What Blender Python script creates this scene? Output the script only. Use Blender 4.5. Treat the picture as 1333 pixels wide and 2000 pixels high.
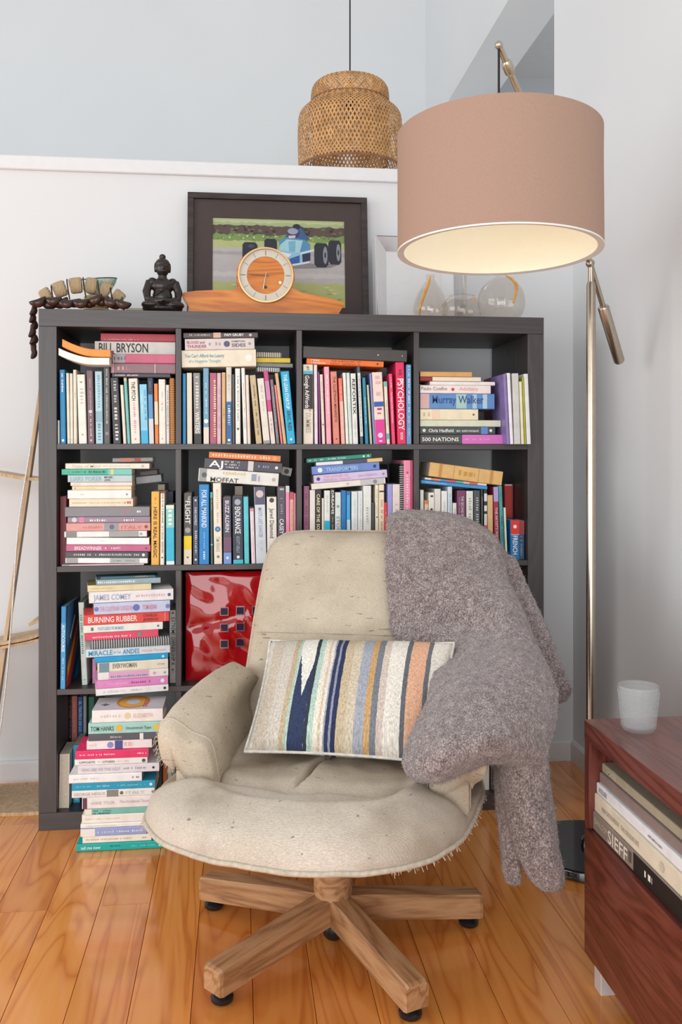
import bpy, bmesh, math, random
from mathutils import Vector, Matrix, noise

for o in list(bpy.data.objects):
    bpy.data.objects.remove(o)
scene = bpy.context.scene
COL = scene.collection
R = math.radians

# ------------------------------------------------------------------ camera
cam_data = bpy.data.cameras.new('camera')
cam_data.sensor_fit = 'VERTICAL'
cam_data.sensor_height = 36.0
cam_data.lens = 36.0 * 1751.6 / 2000.0
cam_data.shift_y = -112.73 / 2000.0
cam_data.clip_start = 0.05
camera = bpy.data.objects.new('camera', cam_data)
camera.location = (0.5666, -2.6387, 1.0744)
camera.rotation_euler = (R(90), 0, -0.1140)
COL.objects.link(camera)
scene.camera = camera

# ------------------------------------------------------------------ daylight
world = bpy.data.worlds.new('daylight')
scene.world = world
world.use_nodes = True
bg = world.node_tree.nodes['Background']
bg.inputs['Color'].default_value = (0.985, 0.992, 1.0, 1)
bg.inputs['Strength'].default_value = 0.64

def area_light(name, loc, target, sx, sy, power, color):
    d = bpy.data.lights.new(name, 'AREA')
    d.shape = 'RECTANGLE'
    d.size, d.size_y, d.energy, d.color = sx, sy, power, color
    o = bpy.data.objects.new(name, d)
    o.location = loc
    o.rotation_euler = (Vector(target) - Vector(loc)).to_track_quat('-Z', 'Y').to_euler()
    COL.objects.link(o)
    return o

# unseen window behind the viewer, widened as frontal fill to flatten the light
area_light('window_daylight', (-0.4, -5.2, 1.45), (0.6, 0.0, 1.0), 4.0, 2.8, 100, (0.98, 0.99, 1.0))
# added fill light from the left, brightens the right-hand wall
area_light('side_fill_light', (-4.6, -2.6, 1.5), (1.7, -0.9, 0.5), 3.6, 2.8, 100, (1.0, 0.995, 0.985))

scene.view_settings.view_transform = 'Standard'
scene.view_settings.look = 'None'
scene.view_settings.exposure = 0.15
scene.view_settings.gamma = 1.0
scene.view_settings.use_curve_mapping = False

# ------------------------------------------------------------------ helpers
def lin(c):
    if isinstance(c, str):
        c = c.lstrip('#')
        if len(c) == 3:
            c = ''.join(ch * 2 for ch in c)
        v = [int(c[i:i + 2], 16) / 255 for i in (0, 2, 4)]
        return tuple(x / 12.92 if x <= 0.04045 else ((x + 0.055) / 1.055) ** 2.4 for x in v)
    return tuple(c)

class Nodes:
    """small wrapper round a material node tree"""
    def __init__(self, name):
        self.m = bpy.data.materials.new(name)
        self.m.use_nodes = True
        self.t = self.m.node_tree
        self.b = self.t.nodes['Principled BSDF']
        self.out = self.t.nodes['Material Output']
    def n(self, kind, **kw):
        nd = self.t.nodes.new('ShaderNode' + kind)
        for k, v in kw.items():
            if k.startswith('i_'):
                nd.inputs[k[2:].replace('_', ' ')].default_value = v
            else:
                setattr(nd, k, v)
        return nd
    def l(self, a, b):
        self.t.links.new(a, b)
    def set(self, **kw):
        for k, v in kw.items():
            self.b.inputs[k.replace('_', ' ')].default_value = v
    def coords(self, scale=(1, 1, 1), rot=(0, 0, 0), kind='Object', rnd=False):
        tc = self.n('TexCoord')
        mp = self.n('Mapping')
        mp.inputs['Scale'].default_value = scale
        mp.inputs['Rotation'].default_value = rot
        src = tc.outputs[kind]
        if rnd:
            oi = self.n('ObjectInfo')
            mu = self.n('Math', operation='MULTIPLY')
            mu.inputs[1].default_value = 37.0
            self.l(oi.outputs['Random'], mu.inputs[0])
            ad = self.n('VectorMath', operation='ADD')
            self.l(src, ad.inputs[0])
            self.l(mu.outputs[0], ad.inputs[1])
            src = ad.outputs[0]
        self.l(src, mp.inputs['Vector'])
        return mp.outputs['Vector']
    def noise(self, vec, scale, detail=3, rough=0.55, dist=0.0):
        nd = self.n('TexNoise')
        nd.inputs['Scale'].default_value = scale
        nd.inputs['Detail'].default_value = detail
        nd.inputs['Roughness'].default_value = rough
        nd.inputs['Distortion'].default_value = dist
        self.l(vec, nd.inputs['Vector'])
        return nd.outputs['Fac']
    def ramp(self, fac, stops, interp='LINEAR'):
        r = self.n('ValToRGB')
        r.color_ramp.interpolation = interp
        e = r.color_ramp.elements
        while len(e) < len(stops):
            e.new(0.5)
        for i, (p, c) in enumerate(stops):
            e[i].position = p
            c = lin(c)
            e[i].color = (c[0], c[1], c[2], 1)
        self.l(fac, r.inputs['Fac'])
        return r.outputs['Color']
    def mix(self, fac, a, b, mode='MIX'):
        m = self.n('Mix', data_type='RGBA', blend_type=mode)
        for sock, v in ((m.inputs['Factor'], fac), (m.inputs['A'], a), (m.inputs['B'], b)):
            if hasattr(v, 'is_output'):
                self.l(v, sock)
            elif isinstance(v, (int, float)):
                sock.default_value = v
            else:
                sock.default_value = (*lin(v), 1)
        return m.outputs['Result']
    def math(self, op, a, b=None, clamp=False):
        m = self.n('Math', operation=op, use_clamp=clamp)
        for i, v in enumerate((a, b)):
            if v is None:
                continue
            if hasattr(v, 'is_output'):
                self.l(v, m.inputs[i])
            else:
                m.inputs[i].default_value = v
        return m.outputs[0]
    def color(self, c):
        self.l(c, self.b.inputs['Base Color'])
    def bump(self, h, strength, dist=0.002):
        bp = self.n('Bump')
        bp.inputs['Strength'].default_value = strength
        bp.inputs['Distance'].default_value = dist
        self.l(h, bp.inputs['Height'])
        self.l(bp.outputs['Normal'], self.b.inputs['Normal'])

def plain(name, col, rough=0.5, metal=0.0, var=0.06, scale=30, bump=0.0, bscale=200, coat=0.0, spec=0.5):
    m = Nodes(name)
    v = m.coords()
    c = lin(col)
    lo = tuple(x * (1 - var) for x in c)
    hi = tuple(min(1, x * (1 + var)) for x in c)
    m.color(m.ramp(m.noise(v, scale), [(0.3, lo), (0.7, hi)]))
    m.set(Roughness=rough, Metallic=metal, Coat_Weight=coat)
    m.b.inputs['Specular IOR Level'].default_value = spec
    if bump:
        m.bump(m.noise(v, bscale, 2), bump)
    return m.m

class MB:
    """collects geometry for ONE mesh object"""
    def __init__(self):
        self.v, self.f, self.mi, self.uv = [], [], [], None
        self.cur = 0
    def add(self, verts, faces, mi=None):
        o = len(self.v)
        self.v += [tuple(p) for p in verts]
        self.f += [tuple(i + o for i in f) for f in faces]
        self.mi += [self.cur if mi is None else mi] * len(faces)
        return self
    def box(self, x0, x1, y0, y1, z0, z1, m=None, ch=0.0):
        if ch <= 0:
            v = [(x, y, z) for z in (z0, z1) for y in (y0, y1) for x in (x0, x1)]
            f = [(0, 2, 3, 1), (4, 5, 7, 6), (0, 1, 5, 4), (2, 6, 7, 3), (0, 4, 6, 2), (1, 3, 7, 5)]
        else:
            c = min(ch, (x1 - x0) / 2.01, (y1 - y0) / 2.01, (z1 - z0) / 2.01)
            bm = bmesh.new()
            bmesh.ops.create_cube(bm, size=1)
            for q in bm.verts:
                q.co = Vector(((x0 + x1) / 2 + q.co.x * (x1 - x0), (y0 + y1) / 2 + q.co.y * (y1 - y0), (z0 + z1) / 2 + q.co.z * (z1 - z0)))
            bmesh.ops.bevel(bm, geom=list(bm.edges), offset=c, segments=1, affect='EDGES')
            bm.verts.index_update()
            v = [q.co.copy() for q in bm.verts]
            f = [[q.index for q in p.verts] for p in bm.faces]
            bm.free()
        if m is not None:
            v = [m @ Vector(p) for p in v]
        return self.add(v, f)
    def prism(self, poly, axis, a, b, m=None, nseg=1):
        """closed polygon extruded along axis ('x','y','z') from a to b"""
        n = len(poly)
        def P(p, h):
            return {'x': (h, p[0], p[1]), 'y': (p[0], h, p[1]), 'z': (p[0], p[1], h)}[axis]
        v, f = [], []
        for k in range(nseg + 1):
            h = a + (b - a) * k / nseg
            v += [P(p, h) for p in poly]
        for k in range(nseg):
            for i in range(n):
                j = (i + 1) % n
                f.append((k * n + i, k * n + j, (k + 1) * n + j, (k + 1) * n + i))
        f.append(tuple(range(n)))
        f.append(tuple(nseg * n + i for i in range(n)))
        if m is not None:
            v = [m @ Vector(p) for p in v]
        return self.add(v, f)
    def lathe(self, prof, seg=32, center=(0, 0, 0), m=None, closed=False):
        v, f = [], []
        n = len(prof)
        for k in range(seg):
            a = 2 * math.pi * k / seg
            v += [(center[0] + r * math.cos(a), center[1] + r * math.sin(a), center[2] + z) for r, z in prof]
        for k in range(seg):
            k2 = (k + 1) % seg
            for i in range(n if closed else n - 1):
                j = (i + 1) % n
                f.append((k * n + i, k2 * n + i, k2 * n + j, k * n + j))
        if m is not None:
            v = [m @ Vector(p) for p in v]
        return self.add(v, f)
    def tube(self, pts, rad, seg=8, cap=True, flat=None):
        pts = [Vector(p) for p in pts]
        n = len(pts)
        rads = rad if isinstance(rad, (list, tuple)) else [rad] * n
        v, f = [], []
        up = None
        for i, p in enumerate(pts):
            t = (pts[min(i + 1, n - 1)] - pts[max(i - 1, 0)]).normalized()
            if up is None:
                up = Vector((0, 0, 1)) if abs(t.z) < 0.9 else Vector((0, 1, 0))
            s = t.cross(up).normalized()
            up = s.cross(t).normalized()
            for k in range(seg):
                a = 2 * math.pi * k / seg
                kx = 1.0 if flat is None else flat
                v.append(p + (s * math.cos(a) * kx + up * math.sin(a)) * rads[i])
        for i in range(n - 1):
            for k in range(seg):
                k2 = (k + 1) % seg
                f.append((i * seg + k, i * seg + k2, (i + 1) * seg + k2, (i + 1) * seg + k))
        if cap:
            f.append(tuple(range(seg)))
            f.append(tuple((n - 1) * seg + k for k in range(seg)))
        return self.add(v, f)
    def loft(self, rings, closed=True, cap=True):
        n = len(rings[0])
        v = [p for r in rings for p in r]
        f = []
        for i in range(len(rings) - 1):
            for k in range(n if closed else n - 1):
                k2 = (k + 1) % n
                f.append((i * n + k, i * n + k2, (i + 1) * n + k2, (i + 1) * n + k))
        if cap and closed:
            f.append(tuple(range(n)))
            f.append(tuple((len(rings) - 1) * n + k for k in range(n)))
        return self.add(v, f)
    def ball(self, c, r, seg=16, rings=10, m=None):
        r = r if isinstance(r, (list, tuple)) else (r, r, r)
        prof = [(math.sin(math.pi * i / rings), -math.cos(math.pi * i / rings)) for i in range(rings + 1)]
        v, f = [], []
        for k in range(seg):
            a = 2 * math.pi * k / seg
            for q, z in prof:
                p = Vector((q * math.cos(a) * r[0], q * math.sin(a) * r[1], z * r[2]))
                if m is not None:
                    p = m @ p
                v.append(Vector(c) + p)
        n = rings + 1
        for k in range(seg):
            k2 = (k + 1) % seg
            for i in range(n - 1):
                f.append((k * n + i, k2 * n + i, k2 * n + i + 1, k * n + i + 1))
        return self.add(v, f)
    def build(self, name, mats, parent=None, smooth=False, loc=None, clean=True):
        me = bpy.data.meshes.new(name)
        me.from_pydata(self.v, [], self.f)
        for m in (mats if isinstance(mats, (list, tuple)) else [mats]):
            me.materials.append(m)
        me.polygons.foreach_set('material_index', self.mi)
        if clean:
            bm = bmesh.new()
            bm.from_mesh(me)
            bmesh.ops.remove_doubles(bm, verts=bm.verts, dist=1e-6)
            bmesh.ops.recalc_face_normals(bm, faces=bm.faces)
            bm.to_mesh(me)
            bm.free()
        if smooth:
            me.polygons.foreach_set('use_smooth', [True] * len(me.polygons))
            if smooth != True:
                me.set_sharp_from_angle(angle=R(smooth))
        o = bpy.data.objects.new(name, me)
        COL.objects.link(o)
        if parent is not None:
            o.parent = parent
        if loc is not None:
            o.location = loc
        return o

def tag(o, label, cat, group=None):
    o['label'] = label
    o['category'] = cat
    if group:
        o['group'] = group
    return o

def structure(o):
    o['kind'] = 'structure'
    return o

def empty(name, loc=(0, 0, 0), rz=0.0):
    o = bpy.data.objects.new(name, None)
    o.empty_display_size = 0.05
    o.location = loc
    o.rotation_euler = (0, 0, rz)
    COL.objects.link(o)
    return o

def catmull(p, n):
    """smooth open curve through points"""
    p = [Vector(q) for q in p]
    q = [p[0] * 2 - p[1]] + p + [p[-1] * 2 - p[-2]]
    out = []
    for i in range(1, len(q) - 2):
        for k in range(n):
            t = k / n
            a, b, c, d = q[i - 1], q[i], q[i + 1], q[i + 2]
            out.append(0.5 * ((2 * b) + (c - a) * t + (2 * a - 5 * b + 4 * c - d) * t * t + (3 * b - a - 3 * c + d) * t ** 3))
    out.append(p[-1])
    return out

def smooth01(t):
    t = max(0.0, min(1.0, t))
    return t * t * (3 - 2 * t)

# ------------------------------------------------------------------ shared materials
M = {}
m = Nodes('white_wall_paint')
v = m.coords()
m.color(m.ramp(m.noise(v, 1.3, 3), [(0.35, (0.735, 0.752, 0.765)), (0.7, (0.762, 0.779, 0.792))]))
m.set(Roughness=0.75)
m.bump(m.noise(v, 90, 3), 0.06)
M['wall'] = m.m
M['trim'] = plain('white_gloss_trim_paint', (0.765, 0.78, 0.79), 0.4, var=0.02)
M['brass'] = plain('brushed_warm_nickel', (0.50, 0.44, 0.36), 0.28, 1.0, var=0.05, scale=60)
M['chrome'] = plain('polished_steel', (0.75, 0.75, 0.76), 0.12, 1.0, var=0.02)
M['blackplastic'] = plain('black_rubber', (0.012, 0.012, 0.014), 0.35, var=0.2)
M['blackgloss'] = plain('black_enamel', (0.01, 0.01, 0.012), 0.1, var=0.1, coat=0.5)

def wood(name, dark, mid, light, grain_axis, rough=0.4, fine=55, coat=0.0, rnd=False, knots=0.0, spec=0.5):
    """long-grain timber; grain_axis is the direction the fibres run in object space"""
    m = Nodes(name)
    sc = {'x': (0.09, 1, 1), 'y': (1, 0.09, 1), 'z': (1, 1, 0.09)}[grain_axis]
    v = m.coords(sc, rnd=rnd)
    big = m.noise(v, 9, 3, 0.55, 1.2)
    rings = m.math('FRACT', m.math('MULTIPLY', big, 9.0))
    rings = m.math('ABSOLUTE', m.math('SUBTRACT', rings, 0.5))
    fibre = m.noise(v, fine * 4, 3)
    fac = m.math('ADD', m.math('MULTIPLY', rings, 0.9), m.math('MULTIPLY', fibre, 0.45))
    col = m.ramp(fac, [(0.15, dark), (0.45, mid), (0.8, light)])
    if rnd:
        oi = m.n('ObjectInfo')
        tone = m.ramp(oi.outputs['Random'], [(0.0, (0.80, 0.76, 0.72)), (0.5, (1, 1, 1)), (1.0, (1.12, 1.12, 1.1))])
        col = m.mix(1.0, col, tone, 'MULTIPLY')
    if knots:
        sk = {'x': (0.42, 1, 1), 'y': (1, 0.42, 1), 'z': (1, 1, 0.42)}[grain_axis]
        kv = m.coords(sk, rnd=rnd)
        vo = m.n('TexVoronoi')
        vo.inputs['Scale'].default_value = 5.2
        m.l(kv, vo.inputs['Vector'])
        k = m.math('SUBTRACT', 1.0, m.math('DIVIDE', vo.outputs['Distance'], 0.10), True)
        k = m.math('MULTIPLY', k, knots, True)
        col = m.mix(m.math('POWER', k, 0.8), col, (0.07, 0.018, 0.006))
    m.color(col)
    m.set(Roughness=rough, Coat_Weight=coat, Coat_Roughness=0.12)
    m.b.inputs['Specular IOR Level'].default_value = spec
    m.bump(fac, 0.10, 0.0006)
    return m.m

m = Nodes('lacquered_pine_board')
v = m.coords((1, 0.11, 1), rnd=True)
big = m.noise(v, 7, 2, 0.5, 1.6)
rings = m.math('ABSOLUTE', m.math('SUBTRACT', m.math('FRACT', m.math('MULTIPLY', big, 7.0)), 0.5))
rings = m.math('POWER', m.math('MULTIPLY', rings, 2.0), 2.2)
fine = m.noise(m.coords((1, 0.03, 1), rnd=True), 120, 2)
fac = m.math('ADD', m.math('MULTIPLY', rings, 0.55), m.math('MULTIPLY', fine, 0.30))
col = m.ramp(fac, [(0.05, (0.84, 0.345, 0.085)), (0.40, (0.77, 0.275, 0.058)), (0.85, (0.56, 0.165, 0.032))])
oi = m.n('ObjectInfo')
col = m.mix(1.0, col, m.ramp(oi.outputs['Random'], [(0.0, (0.86, 0.80, 0.74)), (0.5, (1, 1, 1)), (1.0, (1.08, 1.10, 1.08))]), 'MULTIPLY')
kv = m.coords((1, 0.55, 1), rnd=True)
vo = m.n('TexVoronoi')
vo.inputs['Scale'].default_value = 4.2
m.l(kv, vo.inputs['Vector'])
halo = m.math('SUBTRACT', 1.0, m.math('DIVIDE', vo.outputs['Distance'], 0.16), True)
col = m.mix(m.math('MULTIPLY', halo, 0.45), col, (0.40, 0.10, 0.02))
core = m.math('SUBTRACT', 1.0, m.math('DIVIDE', vo.outputs['Distance'], 0.050), True)
col = m.mix(m.math('MULTIPLY', core, 2.0, True), col, (0.075, 0.018, 0.006))
m.color(col)
m.set(Roughness=0.20, Coat_Weight=0.5, Coat_Roughness=0.08)
m.bump(fac, 0.05, 0.0005)
M['floor'] = m.m
M['case_x'] = wood('blackbrown_veneer_horizontal', (0.016, 0.011, 0.0115), (0.027, 0.019, 0.020), (0.045, 0.033, 0.034), 'x', 0.48, 70, 0.0, spec=1.0)
M['case_z'] = wood('blackbrown_veneer_vertical', (0.016, 0.011, 0.0115), (0.027, 0.019, 0.020), (0.045, 0.033, 0.034), 'z', 0.48, 70, 0.0, spec=1.0)
M['mahogany_y'] = wood('dark_mahogany_veneer', (0.075, 0.017, 0.013), (0.14, 0.034, 0.024), (0.20, 0.057, 0.04), 'y', 0.30, 60, 0.15)
M['walnut'] = wood('oiled_walnut', (0.24, 0.11, 0.045), (0.42, 0.22, 0.10), (0.54, 0.32, 0.165), 'x', 0.42, 80, 0.0)
M['ply'] = wood('bent_birch_plywood', (0.42, 0.27, 0.14), (0.55, 0.38, 0.21), (0.64, 0.47, 0.29), 'z', 0.45, 60, 0.0)

# ------------------------------------------------------------------ room shell
FLOOR_Y0, WALL_Y, WALL_X = -3.6, 0.41, 1.74

floor = structure(MB().box(-3.45, 1.9, FLOOR_Y0, 0.56, -0.06, -0.022).build('floor', plain('subfloor_dark', (0.05, 0.03, 0.02), 0.9)))
random.seed(3)
PW = 0.1193
x = 0.118 - 30 * PW
plank_cache = {}
while x < 1.78:
    y = FLOOR_Y0
    cut = random.uniform(-3.3, -1.7) if random.random() < 0.75 else random.uniform(-1.2, 0.1)
    for y0, y1 in ((FLOOR_Y0, cut), (cut, 0.41)):
        b = MB()
        w = PW - 0.0011
        pts = [(-w / 2, -0.021), (w / 2, -0.021), (w / 2, -0.0006), (w / 2 - 0.0005, 0), (-w / 2 + 0.0005, 0), (-w / 2, -0.0006)]
        b.prism(pts, 'y', y0 + 0.0006, y1 - 0.0006)
        b.build('floor_board', M['floor'], floor, loc=(x + PW / 2, 0, 0))
    x += PW

# half-height wall behind the bookcase with its capping ledge, open stairwell beyond
structure(MB().box(-3.45, WALL_X, WALL_Y, 0.55, 0, 2.008).build('wall_back', M['wall']))
structure(MB().box(-3.45, WALL_X, WALL_Y - 0.014, 0.57, 2.008, 2.054, ch=0.003).build('trim_1', M['trim']))
structure(MB().box(WALL_X, 1.90, -3.6, 0.60, 0, 4.3).build('wall_right', M['wall']))
structure(MB().box(WALL_X, 1.98, 0.60, 3.0, 3.06, 4.3).build('wall_upper_right', M['wall']))
structure(MB().box(-4.4, 3.6, 2.92, 3.02, 0.0, 4.3).build('wall_stairwell', M['wall']))
structure(MB().box(WALL_X, 1.98, 2.30, 2.92, 0, 3.06).build('wall_stairwell_return', M['wall']))
structure(MB().box(1.98, 3.6, 0.5, 2.92, 3.48, 3.54).build('ceiling', plain('shade_toned_ceiling', (0.72, 0.72, 0.72), 0.8, var=0.02)))  # dimness of the space beyond is put into the ceiling's grey
structure(MB().box(3.5, 3.6, 0.5, 2.92, 0, 3.48).build('wall_landing', M['wall']))
bb = [(0, 0), (0.015, 0), (0.015, 0.062), (0.010, 0.070), (0, 0.070)]
structure(MB().prism([(WALL_Y - a, z) for a, z in bb], 'x', -3.45, WALL_X).build('baseboard_back', M['trim']))
structure(MB().prism([(WALL_X - a, z) for a, z in bb], 'y', -3.6, WALL_Y - 0.015).build('baseboard_right', M['trim']))

# ------------------------------------------------------------------ bookcase
case = tag(empty('bookcase', (0, 0, 0)), 'large square blackbrown cube bookcase with four by four open compartments', 'bookcase')
T, CW, S = 0.05, 0.3355, 0.016
MB().box(0, 1.49, 0, 0.39, 1.44, 1.49, ch=0.0008).build('top_board', M['case_x'], case)
MB().box(0, 1.49, 0, 0.39, 0, 0.05, ch=0.0008).build('base_board', M['case_x'], case)
for x0 in (0, 1.44):
    MB().box(x0, x0 + 0.05, 0.0005, 0.3895, 0.0502, 1.4398, ch=0.0008).build('side_panel', M['case_z'], case)
SHELF_Z = [T + CW * (k + 1) + S * k for k in range(3)]
for z in SHELF_Z:
    MB().box(0.0502, 1.4398, 0.002, 0.388, z, z + S, ch=0.0006).build('shelf', M['case_x'], case)
for c in range(3):
    x0 = T + CW * (c + 1) + S * c
    for r in range(4):
        z0 = T + (CW + S) * r
        MB().box(x0, x0 + S, 0.002, 0.388, z0 + 0.0002, z0 + CW - 0.0002, ch=0.0006).build('divider', M['case_z'], case)

# ------------------------------------------------------------------ low cabinet on the right
CX0, CX1, CY0, CY1 = 1.265, 1.67, -2.1, -0.885
cab = tag(empty('low_cabinet', (1.265, -1.5, 0)), 'low dark mahogany media cabinet with an open shelf above a drawer front', 'cabinet')
def cpart(b, name, mt):
    o = b.build(name, mt, cab)
    o.location = (-1.265, 1.5, 0)
    return o
cpart(MB().box(CX0, CX1, CY0, CY1, 0.498, 0.536, ch=0.001), 'top_panel', M['mahogany_y'])
mz = wood('dark_mahogany_upright', (0.075, 0.017, 0.013), (0.14, 0.034, 0.024), (0.20, 0.057, 0.04), 'z', 0.30, 60, 0.15)
notch = [(CX0 + 0.001, 0.322), (CX0 + 0.0165, 0.322), (CX0 + 0.0165, 0.068), (CX1, 0.068), (CX1, 0.4975), (CX0 + 0.001, 0.4975)]
for y0 in (CY1 - 0.019, CY0):
    cpart(MB().prism(notch, 'y', y0, y0 + 0.019), 'side_panel', mz)
cpart(MB().box(CX1 - 0.012, CX1 - 0.0003, CY0 + 0.0195, CY1 - 0.0195, 0.068, 0.4975), 'back_panel', mz)
cpart(MB().box(CX0 + 0.0165, CX1 - 0.0125, CY0 + 0.0195, CY1 - 0.0195, 0.304, 0.320), 'shelf', M['mahogany_y'])
cpart(MB().box(CX0 + 0.0165, CX1 - 0.0125, CY0 + 0.0195, CY1 - 0.0195, 0.068, 0.084), 'bottom_panel', M['mahogany_y'])
cpart(MB().box(CX0, CX0 + 0.016, -1.49, CY1 - 0.0005, 0.066, 0.3185, ch=0.0012), 'drawer_front', M['mahogany_y'])
cpart(MB().box(CX0, CX0 + 0.016, CY0 + 0.0005, -1.493, 0.066, 0.3185, ch=0.0012), 'drawer_front', M['mahogany_y'])
mleg = plain('white_lacquered_steel', (0.7, 0.7, 0.72), 0.15, 0.3, var=0.02)
for lx, ly in ((1.281, -0.932), (1.62, -0.932), (1.281, -2.06), (1.62, -2.06)):
    cpart(MB().box(lx, lx + 0.034, ly, ly + 0.034, 0, 0.0675, ch=0.001), 'leg', mleg)

# ------------------------------------------------------------------ swivel armchair
m = Nodes('beige_tweed_upholstery')
v = m.coords()
base = m.ramp(m.noise(v, 5, 4), [(0.3, (0.53, 0.445, 0.335)), (0.7, (0.67, 0.58, 0.455))])
weave = m.ramp(m.noise(m.coords((1, 1, 2.5)), 420, 2), [(0.3, (0.72, 0.72, 0.72)), (0.7, (1.12, 1.12, 1.12))])
col = m.mix(1.0, base, weave, 'MULTIPLY')
sl = m.noise(m.coords((0.35, 1, 2.2)), 70, 2)
col = m.mix(m.math('MULTIPLY', m.math('GREATER_THAN', sl, 0.70), 0.7), col, (0.16, 0.10, 0.05))
dirt = m.noise(v, 7, 4, 0.6)
col = m.mix(m.ramp(dirt, [(0.5, (0, 0, 0)), (0.75, (0.35, 0.35, 0.35))]), col, (0.25, 0.19, 0.12))
m.color(col)
m.set(Roughness=0.95)
m.b.inputs['Specular IOR Level'].default_value = 0.15
wv = m.n('TexWave', wave_type='BANDS', bands_direction='Z')
wv.inputs['Scale'].default_value = 110
wv.inputs['Distortion'].default_value = 1.0
m.l(v, wv.inputs['Vector'])
m.bump(m.math('ADD', m.math('MULTIPLY', wv.outputs['Fac'], 0.5), m.noise(v, 350, 2)), 0.35, 0.0012)
M['tweed'] = m.m
m = Nodes('worn_seat_upholstery')
v = m.coords()
base = m.ramp(m.noise(v, 4.5, 4), [(0.3, (0.52, 0.445, 0.355)), (0.7, (0.68, 0.605, 0.51))])
weave = m.ramp(m.noise(m.coords((0.5, 1.5, 1.5)), 380, 2), [(0.3, (0.78, 0.78, 0.78)), (0.7, (1.1, 1.1, 1.1))])
col = m.mix(1.0, base, weave, 'MULTIPLY')
sl = m.noise(m.coords((0.7, 1, 1)), 75, 2)
col = m.mix(m.math('MULTIPLY', m.math('GREATER_THAN', sl, 0.725), 0.6), col, (0.12, 0.075, 0.045))
so = m.n('SeparateXYZ')
m.l(v, so.inputs[0])
sat = m.math('MULTIPLY', m.math('ADD', so.outputs['Y'], 0.225), 9.0, True)
worn = m.math('MULTIPLY', sat, m.noise(v, 5.0, 4, 0.6), True)
col = m.mix(m.math('MULTIPLY', worn, 0.85, True), col, (0.30, 0.215, 0.14))
st = m.noise(m.coords((1, 1, 1)), 6.5, 3)
col = m.mix(m.ramp(st, [(0.50, (0, 0, 0)), (0.72, (0.5, 0.5, 0.5))]), col, (0.24, 0.17, 0.11))
m.color(col)
m.set(Roughness=0.95)
m.b.inputs['Specular IOR Level'].default_value = 0.15
wv = m.n('TexWave', wave_type='BANDS', bands_direction='Y')
wv.inputs['Scale'].default_value = 85
wv.inputs['Distortion'].default_value = 0.8
m.l(v, wv.inputs['Vector'])
m.bump(m.math('ADD', m.math('MULTIPLY', wv.outputs['Fac'], 0.6), m.noise(v, 350, 2)), 0.3, 0.0012)
M['seat'] = m.m
M['piping'] = plain('pale_piping_cord', (0.55, 0.48, 0.38), 0.9, var=0.15, scale=120, bump=0.3, bscale=600)

chair = tag(empty('swivel_armchair', (0.7755, -0.661, 0), R(-15)), 'worn beige tweed swivel armchair on a five-spoke wooden base', 'armchair')

# seat cushion: rounded front, rolled edge, worn hollow and a centre crease
SEAT_PLAN = [(0.29, 0.15), (0.318, 0.05), (0.325, -0.05), (0.317, -0.11), (0.303, -0.175), (0.28, -0.25), (0.247, -0.31), (0.212, -0.35), (0.159, -0.384), (0.107, -0.402),
             (0.036, -0.413), (-0.058, -0.410), (-0.128, -0.398), (-0.18, -0.384), (-0.267, -0.334), (-0.318, -0.280), (-0.347, -0.225), (-0.350, -0.15), (-0.338, -0.05),
             (-0.318, 0.05), (-0.29, 0.15), (-0.20, 0.172), (0.0, 0.176), (0.20, 0.172)]
plan = catmull([(q[0], q[1], 0) for q in SEAT_PLAN + SEAT_PLAN[:1]], 12)
plan = sorted(((math.atan2(q.y + 0.035, q.x) % (2 * math.pi)), math.hypot(q.x, q.y + 0.035)) for q in plan)
def seat_outline(a):
    """a: angle, 0 = right, -90 = front"""
    a %= 2 * math.pi
    lo = [q for q in plan if q[0] <= a]
    hi = [q for q in plan if q[0] > a]
    p0 = lo[-1] if lo else (plan[-1][0] - 2 * math.pi, plan[-1][1])
    p1 = hi[0] if hi else (plan[0][0] + 2 * math.pi, plan[0][1])
    t = (a - p0[0]) / max(1e-6, p1[0] - p0[0])
    r = p0[1] + (p1[1] - p0[1]) * t
    return r * math.cos(a), r * math.sin(a) - 0.035
NS, NR = 180, 48
rings = []
for k in range(NR + 1):
    t = 1 - (1 - k / NR) ** 1.0
    ring = []
    for i in range(NS):
        a = 2 * math.pi * i / NS
        ox, oy = seat_outline(a)
        px, py = ox * t, -0.035 + (oy + 0.035) * t
        e = (1 - t) * math.hypot(ox, oy + 0.035)
        front = smooth01((-py - 0.10) / 0.12)
        lip = 0.357 + 0.018 * (1 - smooth01((-oy - 0.05) / 0.2))
        z = lip + (0.424 - lip) * math.sqrt(max(0, 1 - (1 - min(1, e / 0.135)) ** 2))
        z -= 0.020 * smooth01((e - 0.10) / 0.05)
        # fold behind the front roll
        fx = -0.195 + 0.10 * (px / 0.33) ** 2
        z -= 0.015 * math.exp(-((py - fx - 0.006 * math.sin(px * 40)) / 0.016) ** 2) * smooth01((0.30 - abs(px)) / 0.1)
        # centre crease running to the back
        cxl = -0.075 - 0.35 * (py + 0.17) * -1.0
        if py > -0.19:
            dcr = px - (-0.05 + 0.42 * (py + 0.15) + 0.012 * math.sin(py * 30))
            z -= (0.026 * math.exp(-(dcr / 0.0055) ** 2) - 0.009 * math.exp(-(dcr / 0.055) ** 2)) * smooth01((py + 0.19) / 0.04)
        # the pan narrows between the arms
        z = min(z, max(lip, z - 0.060 * smooth01((abs(px) - 0.205) / 0.05) * smooth01((py + 0.215) / 0.06)))
        z += 0.005 * noise.noise(Vector((px * 9, py * 9, 1.3))) + 0.0025 * noise.noise(Vector((px * 25, py * 25, 4.3)))
        ring.append((px, py, z))
    rings.append(ring)
edge = rings[-1]
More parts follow.
